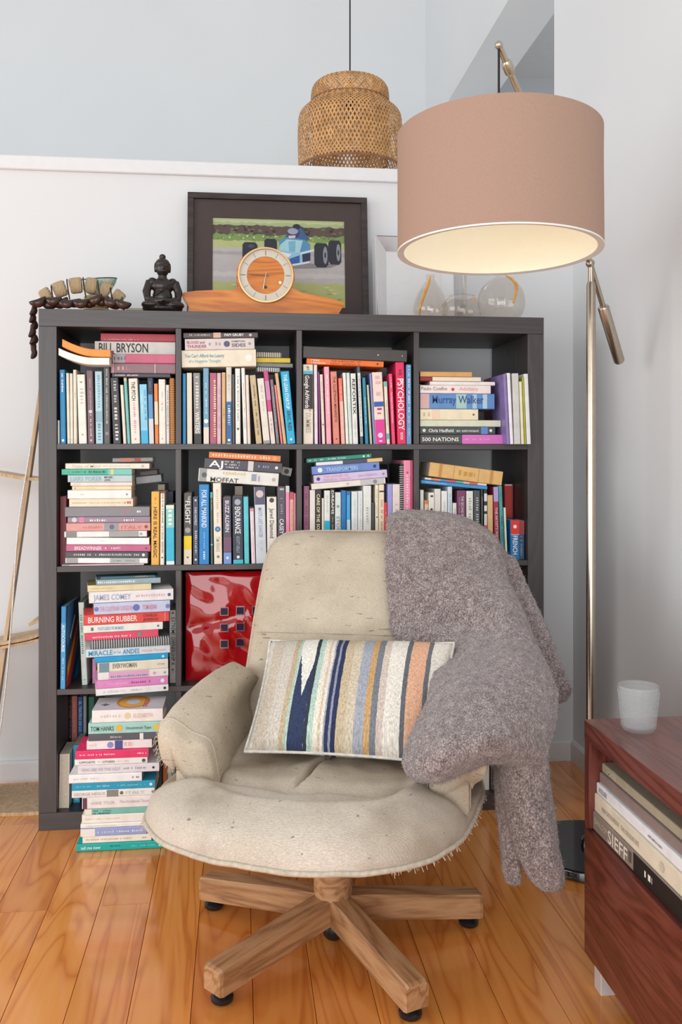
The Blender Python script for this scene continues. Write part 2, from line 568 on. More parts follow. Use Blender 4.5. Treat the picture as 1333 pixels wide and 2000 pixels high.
for dz, sc in ((-0.009, 1.006), (-0.020, 1.0), (-0.027, 0.975), (-0.030, 0.90), (-0.030, 0.2)):
    rings.append([(p[0] * sc, -0.035 + (p[1] + 0.035) * sc, p[2] + dz) for p in edge])
b = MB()
b.loft(rings[1:], cap=True)
seat = b.build('seat', M['seat'], chair, smooth=True)
b = MB()
loop = [Vector((p[0] * 1.008, -0.035 + (p[1] + 0.035) * 1.008, p[2] - 0.018)) for p in edge]
b.tube(loop + [loop[0], loop[1]], 0.0055, 6, cap=False)
b.build('seat_piping', M['piping'], seat, smooth=True)

# backrest: padded panel leaning back, rounded top corners
def back_front(X, t):
    """front surface point; t 0 bottom .. 1 top"""
    z = 0.36 + 0.515 * t
    y = 0.165 + 0.275 * t - 0.035 * math.sin(math.pi * t) + 0.10 * (X / 0.25) ** 2 * -0.35
    return y, z
rings = []
NB = 40
def back_ring(f, off, bul):
    ring = []
    for i in range(NB * 2):
        a = 2 * math.pi * i / (NB * 2)
        c, s = math.cos(a), math.sin(a)
        n = 8.5 if s > 0 else 8
        r = 1.0 / (abs(c) ** n + abs(s) ** n) ** (1 / n)
        u, w = r * c * f, r * s * f
        t = (w + 1) / 2
        hw = 0.262 - 0.018 * t
        X = u * hw
        y, z = back_front(X, t)
        ring.append((X, y + off - bul * (1 - u * u) * (1 - w * w) + 0.003 * noise.noise(Vector((X * 14, 0.3, z * 14))), z - off * 0.35))
    return ring
for f in (0.02, 0.12, 0.25, 0.4, 0.55, 0.7, 0.82, 0.90, 0.95, 0.98):
    rings.append(back_ring(f, 0.02 * max(0, (f - 0.82) / 0.16) ** 2, 0.03))
rings.append(back_ring(1.0, 0.034, 0.03))
rings.append(back_ring(1.0, 0.056, 0.0))
for f, o_ in ((0.985, 0.070), (0.95, 0.078), (0.6, 0.085), (0.02, 0.088)):
    rings.append(back_ring(f, o_, 0.0))
b = MB()
b.loft(rings)
back = b.build('backrest', M['tweed'], chair, smooth=True)
b = MB()
lp = [Vector(p) for p in back_ring(1.002, 0.038, 0.0)]
b.tube(lp + lp[:2], 0.0042, 6, cap=False)
b.build('back_piping', M['piping'], back, smooth=True)
b = MB()   # stitched band across the back
pts = []
for i in range(25):
    X = -0.235 + 0.47 * i / 24
    t = 0.52
    y, z = back_front(X, t)
    u = X / 0.252
    pts.append((X, y - 0.03 * (1 - u * u) * (1 - 0.0016) - 0.0005, z))
b.tube(pts, 0.0016, 5)
b.build('back_seam', M['tweed'], back, smooth=True)

# rolled arms
def arm(side):
    rings = []
    rows = [(0.22, 0.548, 0.258, 0.9), (0.14, 0.574, 0.263, 1), (0.06, 0.578, 0.270, 1), (-0.01, 0.572, 0.282, 1), (-0.07, 0.558, 0.298, 1),
            (-0.115, 0.542, 0.310, 1), (-0.155, 0.526, 0.318, 0.98), (-0.178, 0.515, 0.320, 0.95), (-0.188, 0.504, 0.318, 0.87)]
    for y, zt, xc, sc in rows:
        xi, xo, xob = 0.212, xc + 0.018, 0.302
        prof = [(xi, 0.350), (xi + 0.006, 0.42), (xi + 0.02, 0.48), (xc - 0.048, zt - 0.030), (xc - 0.018, zt - 0.009), (xc + 0.004, zt - 0.001), (xc + 0.022, zt - 0.012),
                (xo + 0.004, zt - 0.042), (xo - 0.002, zt - 0.066), (xo - 0.020, zt - 0.080), (xob + 0.008, zt - 0.092), (xob, 0.43), (xob, 0.38), (xob - 0.008, 0.335), (xi + 0.02, 0.330)]
        cl = catmull([(p[0], p[1], 0) for p in prof + [prof[0]]], 3)[:-1]
        mx, mz_ = 0.27, 0.45
        rings.append([(side * (mx + (p.x - mx) * sc), y - (0.012 * (p.y - 0.42) / 0.15 if y < -0.1 else 0), mz_ + (p.y - mz_) * sc) for p in cl])
    b = MB()
    b.loft(rings)
    o = b.build('armrest', M['tweed'], chair, smooth=True)
    lp = [Vector(p) for p in rings[-3]]
    q = MB()
    q.tube([p + Vector((0, -0.002, 0)) for p in lp] + [lp[0], lp[1]], 0.0022, 6, cap=False)
    q.build('arm_piping', M['tweed'], o, smooth=True)
    return o, rings
for s in (-1, 1):
    arm_o, arm_rings = arm(s)

# frayed threads along the worn edges
random.seed(11)
b = MB()
for i in range(150):
    if i < 95:
        k = random.choice(range(148, 180)) if random.random() < 0.8 else random.randrange(99, 108)
        p = Vector(edge[k]) + Vector((0, 0, -0.02))
        out = Vector((p.x, p.y, 0)).normalized()
    else:
        p = Vector(random.choice(arm_rings[-2][18:34]))
        p.x = -abs(p.x)
        out = Vector((-0.7, -0.6, random.uniform(-0.5, 0.3)))
    d1 = out * random.uniform(0.004, 0.011) + Vector((random.uniform(-1, 1), random.uniform(-1, 1), random.uniform(-1, 0.4))) * 0.006
    b.tube([p, p + d1 * 0.6, p + d1 + Vector((0, 0, -0.004))], 0.0006, 3)
fr = b.build('frayed_threads', M['piping'], chair)
fr['kind'] = 'stuff'

# wooden column and five-spoke base
base_rot = Matrix.Rotation(R(15), 4, 'Z')
b = MB()
b.lathe([(0.0, 0.30), (0.043, 0.30), (0.043, 0.09), (0.040, 0.055), (0.0, 0.055)], 32)
col_o = b.build('column', M['walnut'], chair, smooth=40)
b = MB()
b.lathe([(0.0, 0.055), (0.016, 0.055), (0.022, 0.03), (0.022, 0.012), (0.016, 0.004), (0, 0.004)], 20)
b.build('centre_stop', M['blackplastic'], col_o, smooth=40)
b = MB()
b.lathe([(0.0, 0.335), (0.11, 0.335), (0.13, 0.32), (0.13, 0.305), (0.05, 0.300), (0.0, 0.300)], 32)
b.build('swivel_plate', M['blackplastic'], chair, smooth=40)
spoke_mesh = glide_mesh = None
for k in range(5):
    a = R(-68 + 72 * k + 15)
    if spoke_mesh is None:
        rings = []
        for x, zt, zb, w in ((0.030, 0.104, 0.050, 0.027), (0.10, 0.100, 0.046, 0.027), (0.24, 0.086, 0.034, 0.027), (0.332, 0.078, 0.0265, 0.027), (0.340, 0.075, 0.028, 0.0245)):
            c = 0.006
            rings.append([(x, -w, zb), (x, w, zb), (x, w, zt - c), (x, w - c, zt), (x, -w + c, zt), (x, -w, zt - c)])
        b = MB()
        b.loft(rings)
        sp = b.build('base_spoke', M['walnut'], chair)
        spoke_mesh = sp.data
        g = MB()
        g.lathe([(0.0, 0.0), (0.017, 0.0), (0.022, 0.004), (0.0225, 0.011), (0.018, 0.015), (0.012, 0.018), (0.012, 0.026), (0.0, 0.026)], 20, (0.314, 0, 0.001))
        gl = g.build('glide', M['blackplastic'], sp, smooth=50)
        glide_mesh = gl.data
    else:
        sp = bpy.data.objects.new('base_spoke', spoke_mesh)
        COL.objects.link(sp)
        sp.parent = chair
        gl = bpy.data.objects.new('glide', glide_mesh)
        COL.objects.link(gl)
        gl.parent = sp
    sp.rotation_euler = (0, 0, a)

# ------------------------------------------------------------------ striped cushion
m = Nodes('striped_woven_cushion')
uv = m.n('UVMap')
sep = m.n('SeparateXYZ')
m.l(uv.outputs['UV'], sep.inputs[0])
tc = m.coords()
wob = m.math('MULTIPLY', m.math('SUBTRACT', m.noise(tc, 45, 2), 0.5), 0.010)
U = m.math('ADD', sep.outputs['X'], wob)
stripes = [(0, 'd9d2c6'), (0.035, 'cdc0ae'), (0.10, 'd3cabd'), (0.165, 'c4b294'), (0.195, 'b5cdbd'), (0.208, 'f0ebe0'), (0.292, '3c434f'), (0.312, 'b9d2c4'), (0.338, 'ede4d4'),
           (0.365, 'dcc8b0'), (0.378, 'ebe4d8'), (0.392, 'a7a8b8'), (0.402, '3a4260'), (0.418, '9a9cb0'), (0.432, '363e5c'), (0.455, 'cdbb9c'), (0.50, 'd5c8b0'), (0.545, 'a9adb8'),
           (0.597, 'cda673'), (0.628, '7f838c'), (0.660, 'd8c8bc'), (0.692, 'eee8dc'), (0.777, '6e7078'), (0.797, 'eab797'), (0.882, '75777e'), (0.906, 'ede6da')]
col = m.ramp(U, stripes, 'CONSTANT')
# flame-shaped dark stripe in the lower half of the white band
dist = m.math('ABSOLUTE', m.math('SUBTRACT', sep.outputs['X'], 0.258))
inb = m.math('LESS_THAN', m.math('ABSOLUTE', m.math('SUBTRACT', sep.outputs['X'], 0.253)), 0.041)
jag = m.math('MULTIPLY', m.math('SUBTRACT', m.noise(m.coords((1, 1, 1)), 160, 1), 0.5), 0.10)
low = m.math('LESS_THAN', m.math('ADD', sep.outputs['Y'], jag), m.math('ADD', 0.33, m.math('MULTIPLY', dist, 9.0)))
col = m.mix(m.math('MULTIPLY', inb, low), col, '3a4462')
thread = m.noise(m.coords((1, 1, 0.18), rot=(0, 0, 0)), 330, 2)
tv = m.ramp(thread, [(0.3, (0.66, 0.66, 0.66)), (0.7, (1.14, 1.14, 1.14))])
m.color(m.mix(1.0, col, tv, 'MULTIPLY'))
m.set(Roughness=0.9)
m.b.inputs['Specular IOR Level'].default_value = 0.15
m.bump(thread, 0.5, 0.0015)
M['cushion'] = m.m

BL, BR, TL, TR = Vector((0.580, -0.698, 0.435)), Vector((0.993, -0.805, 0.428)), Vector((0.643, -0.463, 0.624)), Vector((1.064, -0.602, 0.637))
cc = (BL + BR + TL + TR) / 4
nrm = (BR - BL).cross(TL - BL).normalized()       # towards the viewer
NU, NV = 44, 32
def cush(u, vv, sgn):
    du, dv = 2 * u - 1, 2 * vv - 1
    # sides pull in between the corners
    uu = 0.5 + du * 0.5 * (1 - 0.035 * (1 - dv * dv))
    vw = 0.5 + dv * 0.5 * (1 - 0.050 * (1 - du * du))
    p = BL * (1 - uu) * (1 - vw) + BR * uu * (1 - vw) + TL * (1 - uu) * vw + TR * uu * vw
    h = 0.068 * ((1 - abs(du) ** 2.6) * (1 - abs(dv) ** 2.6)) ** 0.55
    h += 0.004 * noise.noise(Vector((u * 5, vv * 4, sgn))) * min(1, h / 0.03)
    return p + nrm * h * sgn - cc
verts, faces, uvs = [], [], []
idx = {}
for sgn in (1, -1):
    for j in range(NV + 1):
        for i in range(NU + 1):
            if sgn < 0 and (i in (0, NU) or j in (0, NV)):
                idx[(sgn, i, j)] = idx[(1, i, j)]
                continue
            idx[(sgn, i, j)] = len(verts)
            verts.append(cush(i / NU, j / NV, sgn))
            uvs.append((i / NU, j / NV))
    for j in range(NV):
        for i in range(NU):
            f = (idx[(sgn, i, j)], idx[(sgn, i + 1, j)], idx[(sgn, i + 1, j + 1)], idx[(sgn, i, j + 1)])
            faces.append(f if sgn > 0 else f[::-1])
me = bpy.data.meshes.new('cushion')
me.from_pydata(verts, [], faces)
me.materials.append(M['cushion'])
lay = me.uv_layers.new(name='UVMap')
for p in me.polygons:
    p.use_smooth = True
    for li in p.loop_indices:
        lay.data[li].uv = uvs[me.loops[li].vertex_index]
cushion = bpy.data.objects.new('cushion', me)
cushion.location = cc
COL.objects.link(cushion)
tag(cushion, 'rectangular woven cushion with cream navy mint and peach stripes on the armchair seat', 'cushion')
b = MB()
per = [(i / NU, 0) for i in range(NU)] + [(1, j / NV) for j in range(NV)] + [(1 - i / NU, 1) for i in range(NU)] + [(0, 1 - j / NV) for j in range(NV)]
lp = [cush(u, w, 1) for u, w in per]
b.tube(lp + [lp[0], lp[1]], 0.0035, 6, cap=False)
b.build('edge_piping', plain('cushion_edge_cord', (0.66, 0.63, 0.57), 0.9, var=0.2, scale=90), cushion, smooth=True)

# ------------------------------------------------------------------ throw blanket
m = Nodes('mottled_grey_wool')
v = m.coords()
n1 = m.noise(m.coords((1, 1, 0.75)), 330, 3, 0.65)
n2 = m.noise(v, 60, 3, 0.6, 0.8)
fac = m.math('ADD', m.math('MULTIPLY', n1, 0.72), m.math('MULTIPLY', n2, 0.28))
m.color(m.ramp(fac, [(0.36, (0.085, 0.064, 0.064)), (0.47, (0.20, 0.155, 0.150)), (0.56, (0.36, 0.30, 0.29)), (0.66, (0.58, 0.51, 0.49))]))
m.set(Roughness=1.0, Sheen_Weight=0.35, Sheen_Roughness=0.6)
m.b.inputs['Specular IOR Level'].default_value = 0.1
m.bump(fac, 0.8, 0.004)
M['wool'] = m.m
MAIN = [
    [(0.996, -0.111, 0.844), (1.059, -0.118, 0.866), (1.165, -0.141, 0.859), (1.251, -0.181, 0.826), (1.297, -0.226, 0.759)],
    [(0.979, -0.170, 0.882), (1.042, -0.167, 0.899), (1.154, -0.190, 0.896), (1.242, -0.240, 0.857), (1.293, -0.286, 0.774)],
    [(0.957, -0.288, 0.889), (1.025, -0.291, 0.905), (1.132, -0.308, 0.899), (1.221, -0.338, 0.852), (1.265, -0.343, 0.768)],
    [(0.941, -0.356, 0.820), (1.019, -0.370, 0.827), (1.122, -0.387, 0.821), (1.219, -0.408, 0.783), (1.264, -0.414, 0.718)],
    [(0.934, -0.431, 0.726), (1.025, -0.457, 0.729), (1.123, -0.488, 0.732), (1.214, -0.529, 0.712), (1.267, -0.525, 0.650)],
    [(0.938, -0.497, 0.625), (1.037, -0.518, 0.639), (1.127, -0.569, 0.641), (1.198, -0.658, 0.638), (1.264, -0.655, 0.601)],
    [(0.976, -0.542, 0.585), (1.057, -0.601, 0.602), (1.099, -0.707, 0.621), (1.173, -0.766, 0.620), (1.254, -0.724, 0.574)],
    [(0.987, -0.704, 0.565), (1.019, -0.798, 0.594), (1.072, -0.844, 0.604), (1.151, -0.854, 0.588), (1.248, -0.774, 0.543)],
    [(0.928, -0.828, 0.520), (0.968, -0.913, 0.551), (1.039, -0.931, 0.562), (1.110, -0.929, 0.547), (1.216, -0.831, 0.490)],
    [(0.890, -0.894, 0.475), (0.931, -0.979, 0.503), (0.982, -0.995, 0.521), (1.051, -0.983, 0.532), (1.186, -0.878, 0.469)],
    [(0.902, -0.896, 0.441), (0.939, -0.960, 0.459), (0.995, -0.956, 0.477), (1.062, -0.944, 0.488), (1.189, -0.858, 0.431)],
    [(0.944, -0.840, 0.413), (0.977, -0.884, 0.436), (1.023, -0.889, 0.458), (1.079, -0.886, 0.465), (1.189, -0.818, 0.417)],
]
LOBE_FRONT = [
    ((1.111, -0.839, 0.491), (1.198, -0.849, 0.491), 0.040),
    ((1.095, -0.847, 0.441), (1.199, -0.859, 0.441), 0.045),
    ((1.101, -0.848, 0.389), (1.204, -0.860, 0.389), 0.042),
    ((1.111, -0.859, 0.330), (1.212, -0.871, 0.330), 0.040),
    ((1.122, -0.870, 0.282), (1.213, -0.881, 0.282), 0.038),
    ((1.135, -0.882, 0.245), (1.219, -0.891, 0.245), 0.036),
    ((1.152, -0.884, 0.216), (1.221, -0.892, 0.216), 0.030),
    ((1.171, -0.886, 0.197), (1.209, -0.890, 0.197), 0.018),
]
LOBE_REAR = [
    ((1.109, -0.798, 0.467), (1.193, -0.808, 0.467), 0.030),
    ((1.099, -0.802, 0.426), (1.186, -0.812, 0.426), 0.036),
    ((1.100, -0.807, 0.374), (1.173, -0.816, 0.374), 0.034),
    ((1.105, -0.808, 0.309), (1.160, -0.814, 0.309), 0.034),
    ((1.109, -0.819, 0.260), (1.149, -0.823, 0.260), 0.030),
    ((1.112, -0.819, 0.217), (1.152, -0.823, 0.217), 0.028),
    ((1.116, -0.819, 0.192), (1.154, -0.824, 0.192), 0.024),
    ((1.128, -0.821, 0.177), (1.148, -0.823, 0.177), 0.014),
]
FLAP = [
    ((1.217, -0.277, 0.801), (1.308, -0.288, 0.801), 0.020),
    ((1.234, -0.319, 0.704), (1.342, -0.332, 0.704), 0.025),
    ((1.253, -0.372, 0.632), (1.362, -0.385, 0.632), 0.028),
    ((1.264, -0.424, 0.550), (1.381, -0.437, 0.550), 0.030),
    ((1.290, -0.447, 0.497), (1.397, -0.459, 0.497), 0.030),
    ((1.315, -0.450, 0.475), (1.401, -0.459, 0.475), 0.026),
    ((1.341, -0.453, 0.449), (1.384, -0.458, 0.449), 0.016),
]
b = MB()
rows = [catmull(r, 6) for r in MAIN]
cols = list(zip(*rows))
cols = [catmull(c, 5) for c in cols]
grid = list(zip(*cols))
nr, nc = len(grid), len(grid[0])
nrmv = {}
for i in range(nr):
    for j in range(nc):
        du = grid[i][min(j + 1, nc - 1)] - grid[i][max(j - 1, 0)]
        dv = grid[min(i + 1, nr - 1)][j] - grid[max(i - 1, 0)][j]
        nrmv[i, j] = dv.cross(du).normalized()
TH = 0.011
front, rear = [], []
for i in range(nr):
    for j in range(nc):
        w = 0.007 * noise.noise(grid[i][j] * 7.0) + 0.003 * noise.noise(grid[i][j] * 22.0)
        e = min(j, nc - 1 - j, i, nr - 1 - i)
        th = TH * (1.0 if e > 1 else (0.85 if e == 1 else 0.5))
        front.append(grid[i][j] + nrmv[i, j] * (th + w))
        rear.append(grid[i][j] - nrmv[i, j] * (th - w))
off = nr * nc
faces = []
for i in range(nr - 1):
    for j in range(nc - 1):
        a_ = i * nc + j
        faces.append((a_, a_ + 1, a_ + nc + 1, a_ + nc))
        faces.append((off + a_, off + a_ + nc, off + a_ + nc + 1, off + a_ + 1))
for j in range(nc - 1):
    for i in (0, nr - 1):
        a_ = i * nc + j
        faces.append((a_, a_ + 1, off + a_ + 1, off + a_))
for i in range(nr - 1):
    for j in (0, nc - 1):
        a_ = i * nc + j
        faces.append((a_, a_ + nc, off + a_ + nc, off + a_))
b.add(front + rear, faces)
def lobe(secs):
    A = catmull([s[0] for s in secs], 4)
    B = catmull([s[1] for s in secs], 4)
    W = catmull([(s[2], 0, 0) for s in secs], 4)
    rings = []
    for p, q, w in zip(A, B, W):
        c, h = (p + q) / 2, (q - p) / 2
        d = Vector((-h.y, h.x, 0)).normalized()
        rings.append([c + h * math.copysign(abs(math.cos(t)) ** 0.75, math.cos(t)) + d * (math.copysign(abs(math.sin(t)) ** 0.8, math.sin(t)) * w.x * (1 + 0.18 * math.sin(3 * t + c.z * 18)))
                      for t in [2 * math.pi * k / 24 for k in range(24)]])
    b.loft(rings)
lobe(LOBE_FRONT)
lobe(LOBE_REAR)
lobe(FLAP)
blanket = b.build('throw_blanket', M['wool'], smooth=True)
tag(blanket, 'thick mottled grey-mauve wool throw draped over the right of the armchair', 'blanket')
md = blanket.modifiers.new('merge', 'REMESH')
md.mode = 'VOXEL'
md.voxel_size = 0.0065
md.use_smooth_shade = True
md = blanket.modifiers.new('soften', 'SMOOTH')
md.factor = 0.5
md.iterations = 5
tx = bpy.data.textures.new('wool_tufts', 'CLOUDS')
tx.noise_scale = 0.012
tx.noise_depth = 2
md = blanket.modifiers.new('tufts', 'DISPLACE')
md.texture = tx
md.strength = 0.006
md.mid_level = 0.5

# loose wool fibres standing off the surface
bpy.context.view_layer.update()
ev = blanket.evaluated_get(bpy.context.evaluated_depsgraph_get())
em = ev.to_mesh()
rnd = random.Random(21)
fb = MB()
polys = [(p.center.copy(), p.normal.copy()) for p in em.polygons]
ev.to_mesh_clear()
for i in range(26000):
    c, n = polys[rnd.randrange(len(polys))]
    d = (n * rnd.uniform(0.15, 0.9) + Vector((rnd.uniform(-1, 1), rnd.uniform(-1, 1), rnd.uniform(-1.2, 0.6)))).normalized()
    sd = d.cross(n)
    if sd.length < 0.05:
        continue
    sd = sd.normalized() * 0.00055
    q = c + d * rnd.uniform(0.005, 0.011)
    fb.add([c - n * 0.001 - sd, c - n * 0.001 + sd, q], [(0, 1, 2)])
fo = fb.build('wool_fibres', M['wool'], blanket, clean=False)
fo['kind'] = 'stuff'

# ------------------------------------------------------------------ floor lamp with big drum shade
lamp = tag(empty('floor_lamp', (1.505, -0.330, 0)), 'tall nickel floor lamp with counterweighted arm and large taupe drum shade', 'lamp')
LO = Vector((1.505, -0.330, 0))
def lpart(b, name, mt, smooth=40, par=None):
    o = b.build(name, mt, par or lamp, smooth=smooth)
    if par is None:
        o.location = -LO
    return o
lpart(MB().lathe([(0, 0.0), (0.165, 0.0), (0.170, 0.004), (0.170, 0.022), (0.166, 0.028), (0.0, 0.030)], 64, LO), 'base', M['blackgloss'])
lpart(MB().lathe([(0.0, 0.030), (0.028, 0.030), (0.026, 0.045), (0.014, 0.055), (0.0, 0.055)], 32, LO), 'base_collar', M['chrome'])
lpart(MB().lathe([(0, 0.05), (0.0125, 0.05), (0.0125, 1.525), (0.010, 1.535), (0, 1.535)], 24, LO), 'pole', M['brass'])
piv = LO + Vector((-0.004, -0.004, 1.585))
lpart(MB().tube([LO + Vector((0, 0, 1.53)), LO + Vector((0, 0, 1.57)), piv], 0.008, 12), 'pole_neck', M['brass'])
tip = Vector((1.144, -0.692, 1.987))
cw0, cw1 = Vector((1.557, -0.286, 1.479)), Vector((1.640, -0.205, 1.335))
lpart(MB().tube([cw0, piv, tip], 0.0075, 14), 'arm', M['brass'])
lpart(MB().tube([cw0, cw0 + (cw1 - cw0) * 0.02, cw0 + (cw1 - cw0) * 0.97, cw1], [0.013, 0.0155, 0.0155, 0.012], 20), 'counterweight', M['brass'])
k = (piv - tip).normalized()
lpart(MB().tube([tip + k * 0.040, tip + k * 0.045, tip + k * 0.068, tip + k * 0.076], [0.009, 0.0125, 0.0125, 0.008], 16), 'arm_joint', M['brass'])
lpart(MB().ball(tip, 0.0095, 14, 8), 'arm_cap', M['brass'], True)
lpart(MB().ball(piv, 0.012, 14, 8), 'pivot_knob', M['brass'], True)
SC = Vector((1.1445, -0.692, 1.525))
mcord = plain('black_cord', (0.015, 0.01, 0.01), 0.7)
lpart(MB().tube([tip, tip + Vector((0, 0, -0.1)), SC + Vector((0, 0, 0.17))], 0.0028, 8), 'cord', mcord)
shade_m = Nodes('taupe_pleated_fabric_shade')
v = shade_m.coords()
shade_m.color(shade_m.ramp(shade_m.noise(shade_m.coords((1, 1, 6)), 300, 2), [(0.3, (0.36, 0.235, 0.175)), (0.7, (0.43, 0.285, 0.22))]))
shade_m.set(Roughness=0.9)
shade_m.bump(shade_m.noise(v, 500, 2), 0.15)
lining = plain('cream_shade_lining', (0.84, 0.80, 0.68), 0.8, var=0.01)
tilt = Matrix.Rotation(R(-1.6), 4, (R_ := Vector((0.9935, -0.114, 0))))
sh = MB()
RS, HS = 0.226, 0.262
mtx = Matrix.Translation(SC) @ tilt
sh.lathe([(RS, 0.0), (RS, HS * 0.25), (RS, HS * 0.5), (RS, HS * 0.75), (RS + 0.001, HS), (RS - 0.001, HS), (RS - 0.0012, 0.0)], 96, m=mtx, closed=True)
shade = lpart(sh, 'lamp_shade', shade_m.m, 30)
q = MB().lathe([(RS - 0.0016, 0.001), (RS - 0.0016, HS - 0.002), (RS - 0.0030, HS - 0.002), (RS - 0.0030, 0.001)], 96, m=mtx, closed=True)
q.build('shade_lining', lining, shade, smooth=30)
q = MB().lathe([(RS - 0.014, 0.0015), (RS - 0.003, -0.0005), (RS + 0.0006, -0.0005), (RS + 0.0006, 0.003), (RS - 0.003, 0.004), (RS - 0.014, 0.003)], 96, m=mtx, closed=True)
q.build('shade_rim', plain('white_rim_tape', (0.85, 0.83, 0.78), 0.7, var=0.01), shade, smooth=30)
q = MB()
for a in (0, 120, 240):
    q.tube([mtx @ Vector((0, 0, 0.17)), mtx @ Vector((math.cos(R(a)) * (RS - 0.003), math.sin(R(a)) * (RS - 0.003), 0.25))], 0.002, 6)
q.build('shade_spider', M['brass'], shade)
q = MB().lathe([(0, 0), (0.019, 0), (0.019, 0.05), (0.010, 0.06), (0, 0.06)], 20, SC + Vector((0, 0, 0.125)))
lpart(q, 'socket', mcord)
bulb_m = Nodes('glowing_bulb')
bulb_m.set(Emission_Strength=3.5)
bulb_m.b.inputs['Emission Color'].default_value = (1.0, 0.86, 0.60, 1)
bulb_m.b.inputs['Base Color'].default_value = (0.9, 0.85, 0.7, 1)
lpart(MB().ball(SC + Vector((0, 0, 0.100)), (0.028, 0.028, 0.034), 20, 12), 'bulb', bulb_m.m, True)
ld = bpy.data.lights.new('bulb_light', 'POINT')
ld.energy = 0.50
ld.color = (1.0, 0.86, 0.62)
ld.shadow_soft_size = 0.03
lo = bpy.data.objects.new('bulb_light', ld)
lo.location = SC + Vector((0, 0, 0.055)) - LO
lo.parent = lamp
COL.objects.link(lo)

# ------------------------------------------------------------------ bamboo pendant in the stairwell
PC = Vector((1.10, 1.64, 2.44))
pend = tag(empty('pendant_lamp', PC), 'woven bamboo pendant lamp hanging over the stairwell wall', 'lamp')
prof = catmull([(0.128, 0.418, 0), (0.160, 0.410, 0), (0.182, 0.385, 0), (0.188, 0.345, 0), (0.189, 0.315, 0), (0.205, 0.298, 0), (0.236, 0.270, 0), (0.248, 0.235, 0), (0.251, 0.15, 0), (0.249, 0.06, 0), (0.246, 0.0, 0)], 3)
def weave(name, prof, count, twist, width, mt, par):
    b = MB()
    n = len(prof)
    for sgn in (1, -1):
        for s in range(count):
            a0 = 2 * math.pi * s / count
            L_, R__ = [], []
            for i, p in enumerate(prof):
                a = a0 + sgn * twist * i / (n - 1)
                da = width / 2 / p.x * 1.3
                r = p.x + (0.0012 if (i + s) % 2 == 0 else -0.0012) * sgn
                L_.append((r * math.cos(a - da), r * math.sin(a - da), p.y))
                R__.append((r * math.cos(a + da), r * math.sin(a + da), p.y))
            th = 0.9965
            vv = L_ + R__ + [(x * th, y * th, z) for x, y, z in L_] + [(x * th, y * th, z) for x, y, z in R__]
            ff = []
            for i in range(n - 1):
                ff += [(i, n + i, n + i + 1, i + 1), (2 * n + i, 2 * n + i + 1, 3 * n + i + 1, 3 * n + i),
                       (i, i + 1, 2 * n + i + 1, 2 * n + i), (n + i, 3 * n + i, 3 * n + i + 1, n + i + 1)]
            b.add(vv, ff)
    o = b.build(name, mt, par, clean=False)
    o['kind'] = 'stuff'
    return o
mb_ = plain('varnished_bamboo_strip', (0.62, 0.33, 0.125), 0.45, var=0.3, scale=25)
weave('outer_weave', prof, 84, 1.75, 0.0056, mb_, pend)
prof2 = catmull([(0.125, 0.410, 0), (0.160, 0.398, 0), (0.178, 0.36, 0), (0.182, 0.30, 0), (0.182, 0.20, 0), (0.180, 0.10, 0), (0.178, 0.03, 0)], 4)
weave('inner_weave', prof2, 56, 1.6, 0.0056, mb_, pend)
mhoop = plain('bamboo_hoop', (0.30, 0.125, 0.04), 0.5, var=0.2)
for r, z, t in ((0.246, 0.0, 0.006), (0.178, 0.03, 0.005), (0.128, 0.418, 0.005), (0.189, 0.318, 0.003)):
    MB().tube([(r * math.cos(2 * math.pi * i / 48), r * math.sin(2 * math.pi * i / 48), z) for i in range(50)], t, 6, cap=False).build('hoop', mhoop, pend, smooth=True)
MB().lathe([(0, 0.30), (0.02, 0.30), (0.022, 0.40), (0.01, 0.43), (0, 0.43)], 20).build('socket', mcord, pend, smooth=40)
MB().tube([(0, 0, 0.42), (0, 0, 1.9)], 0.0035, 8).build('cord', mcord, pend)

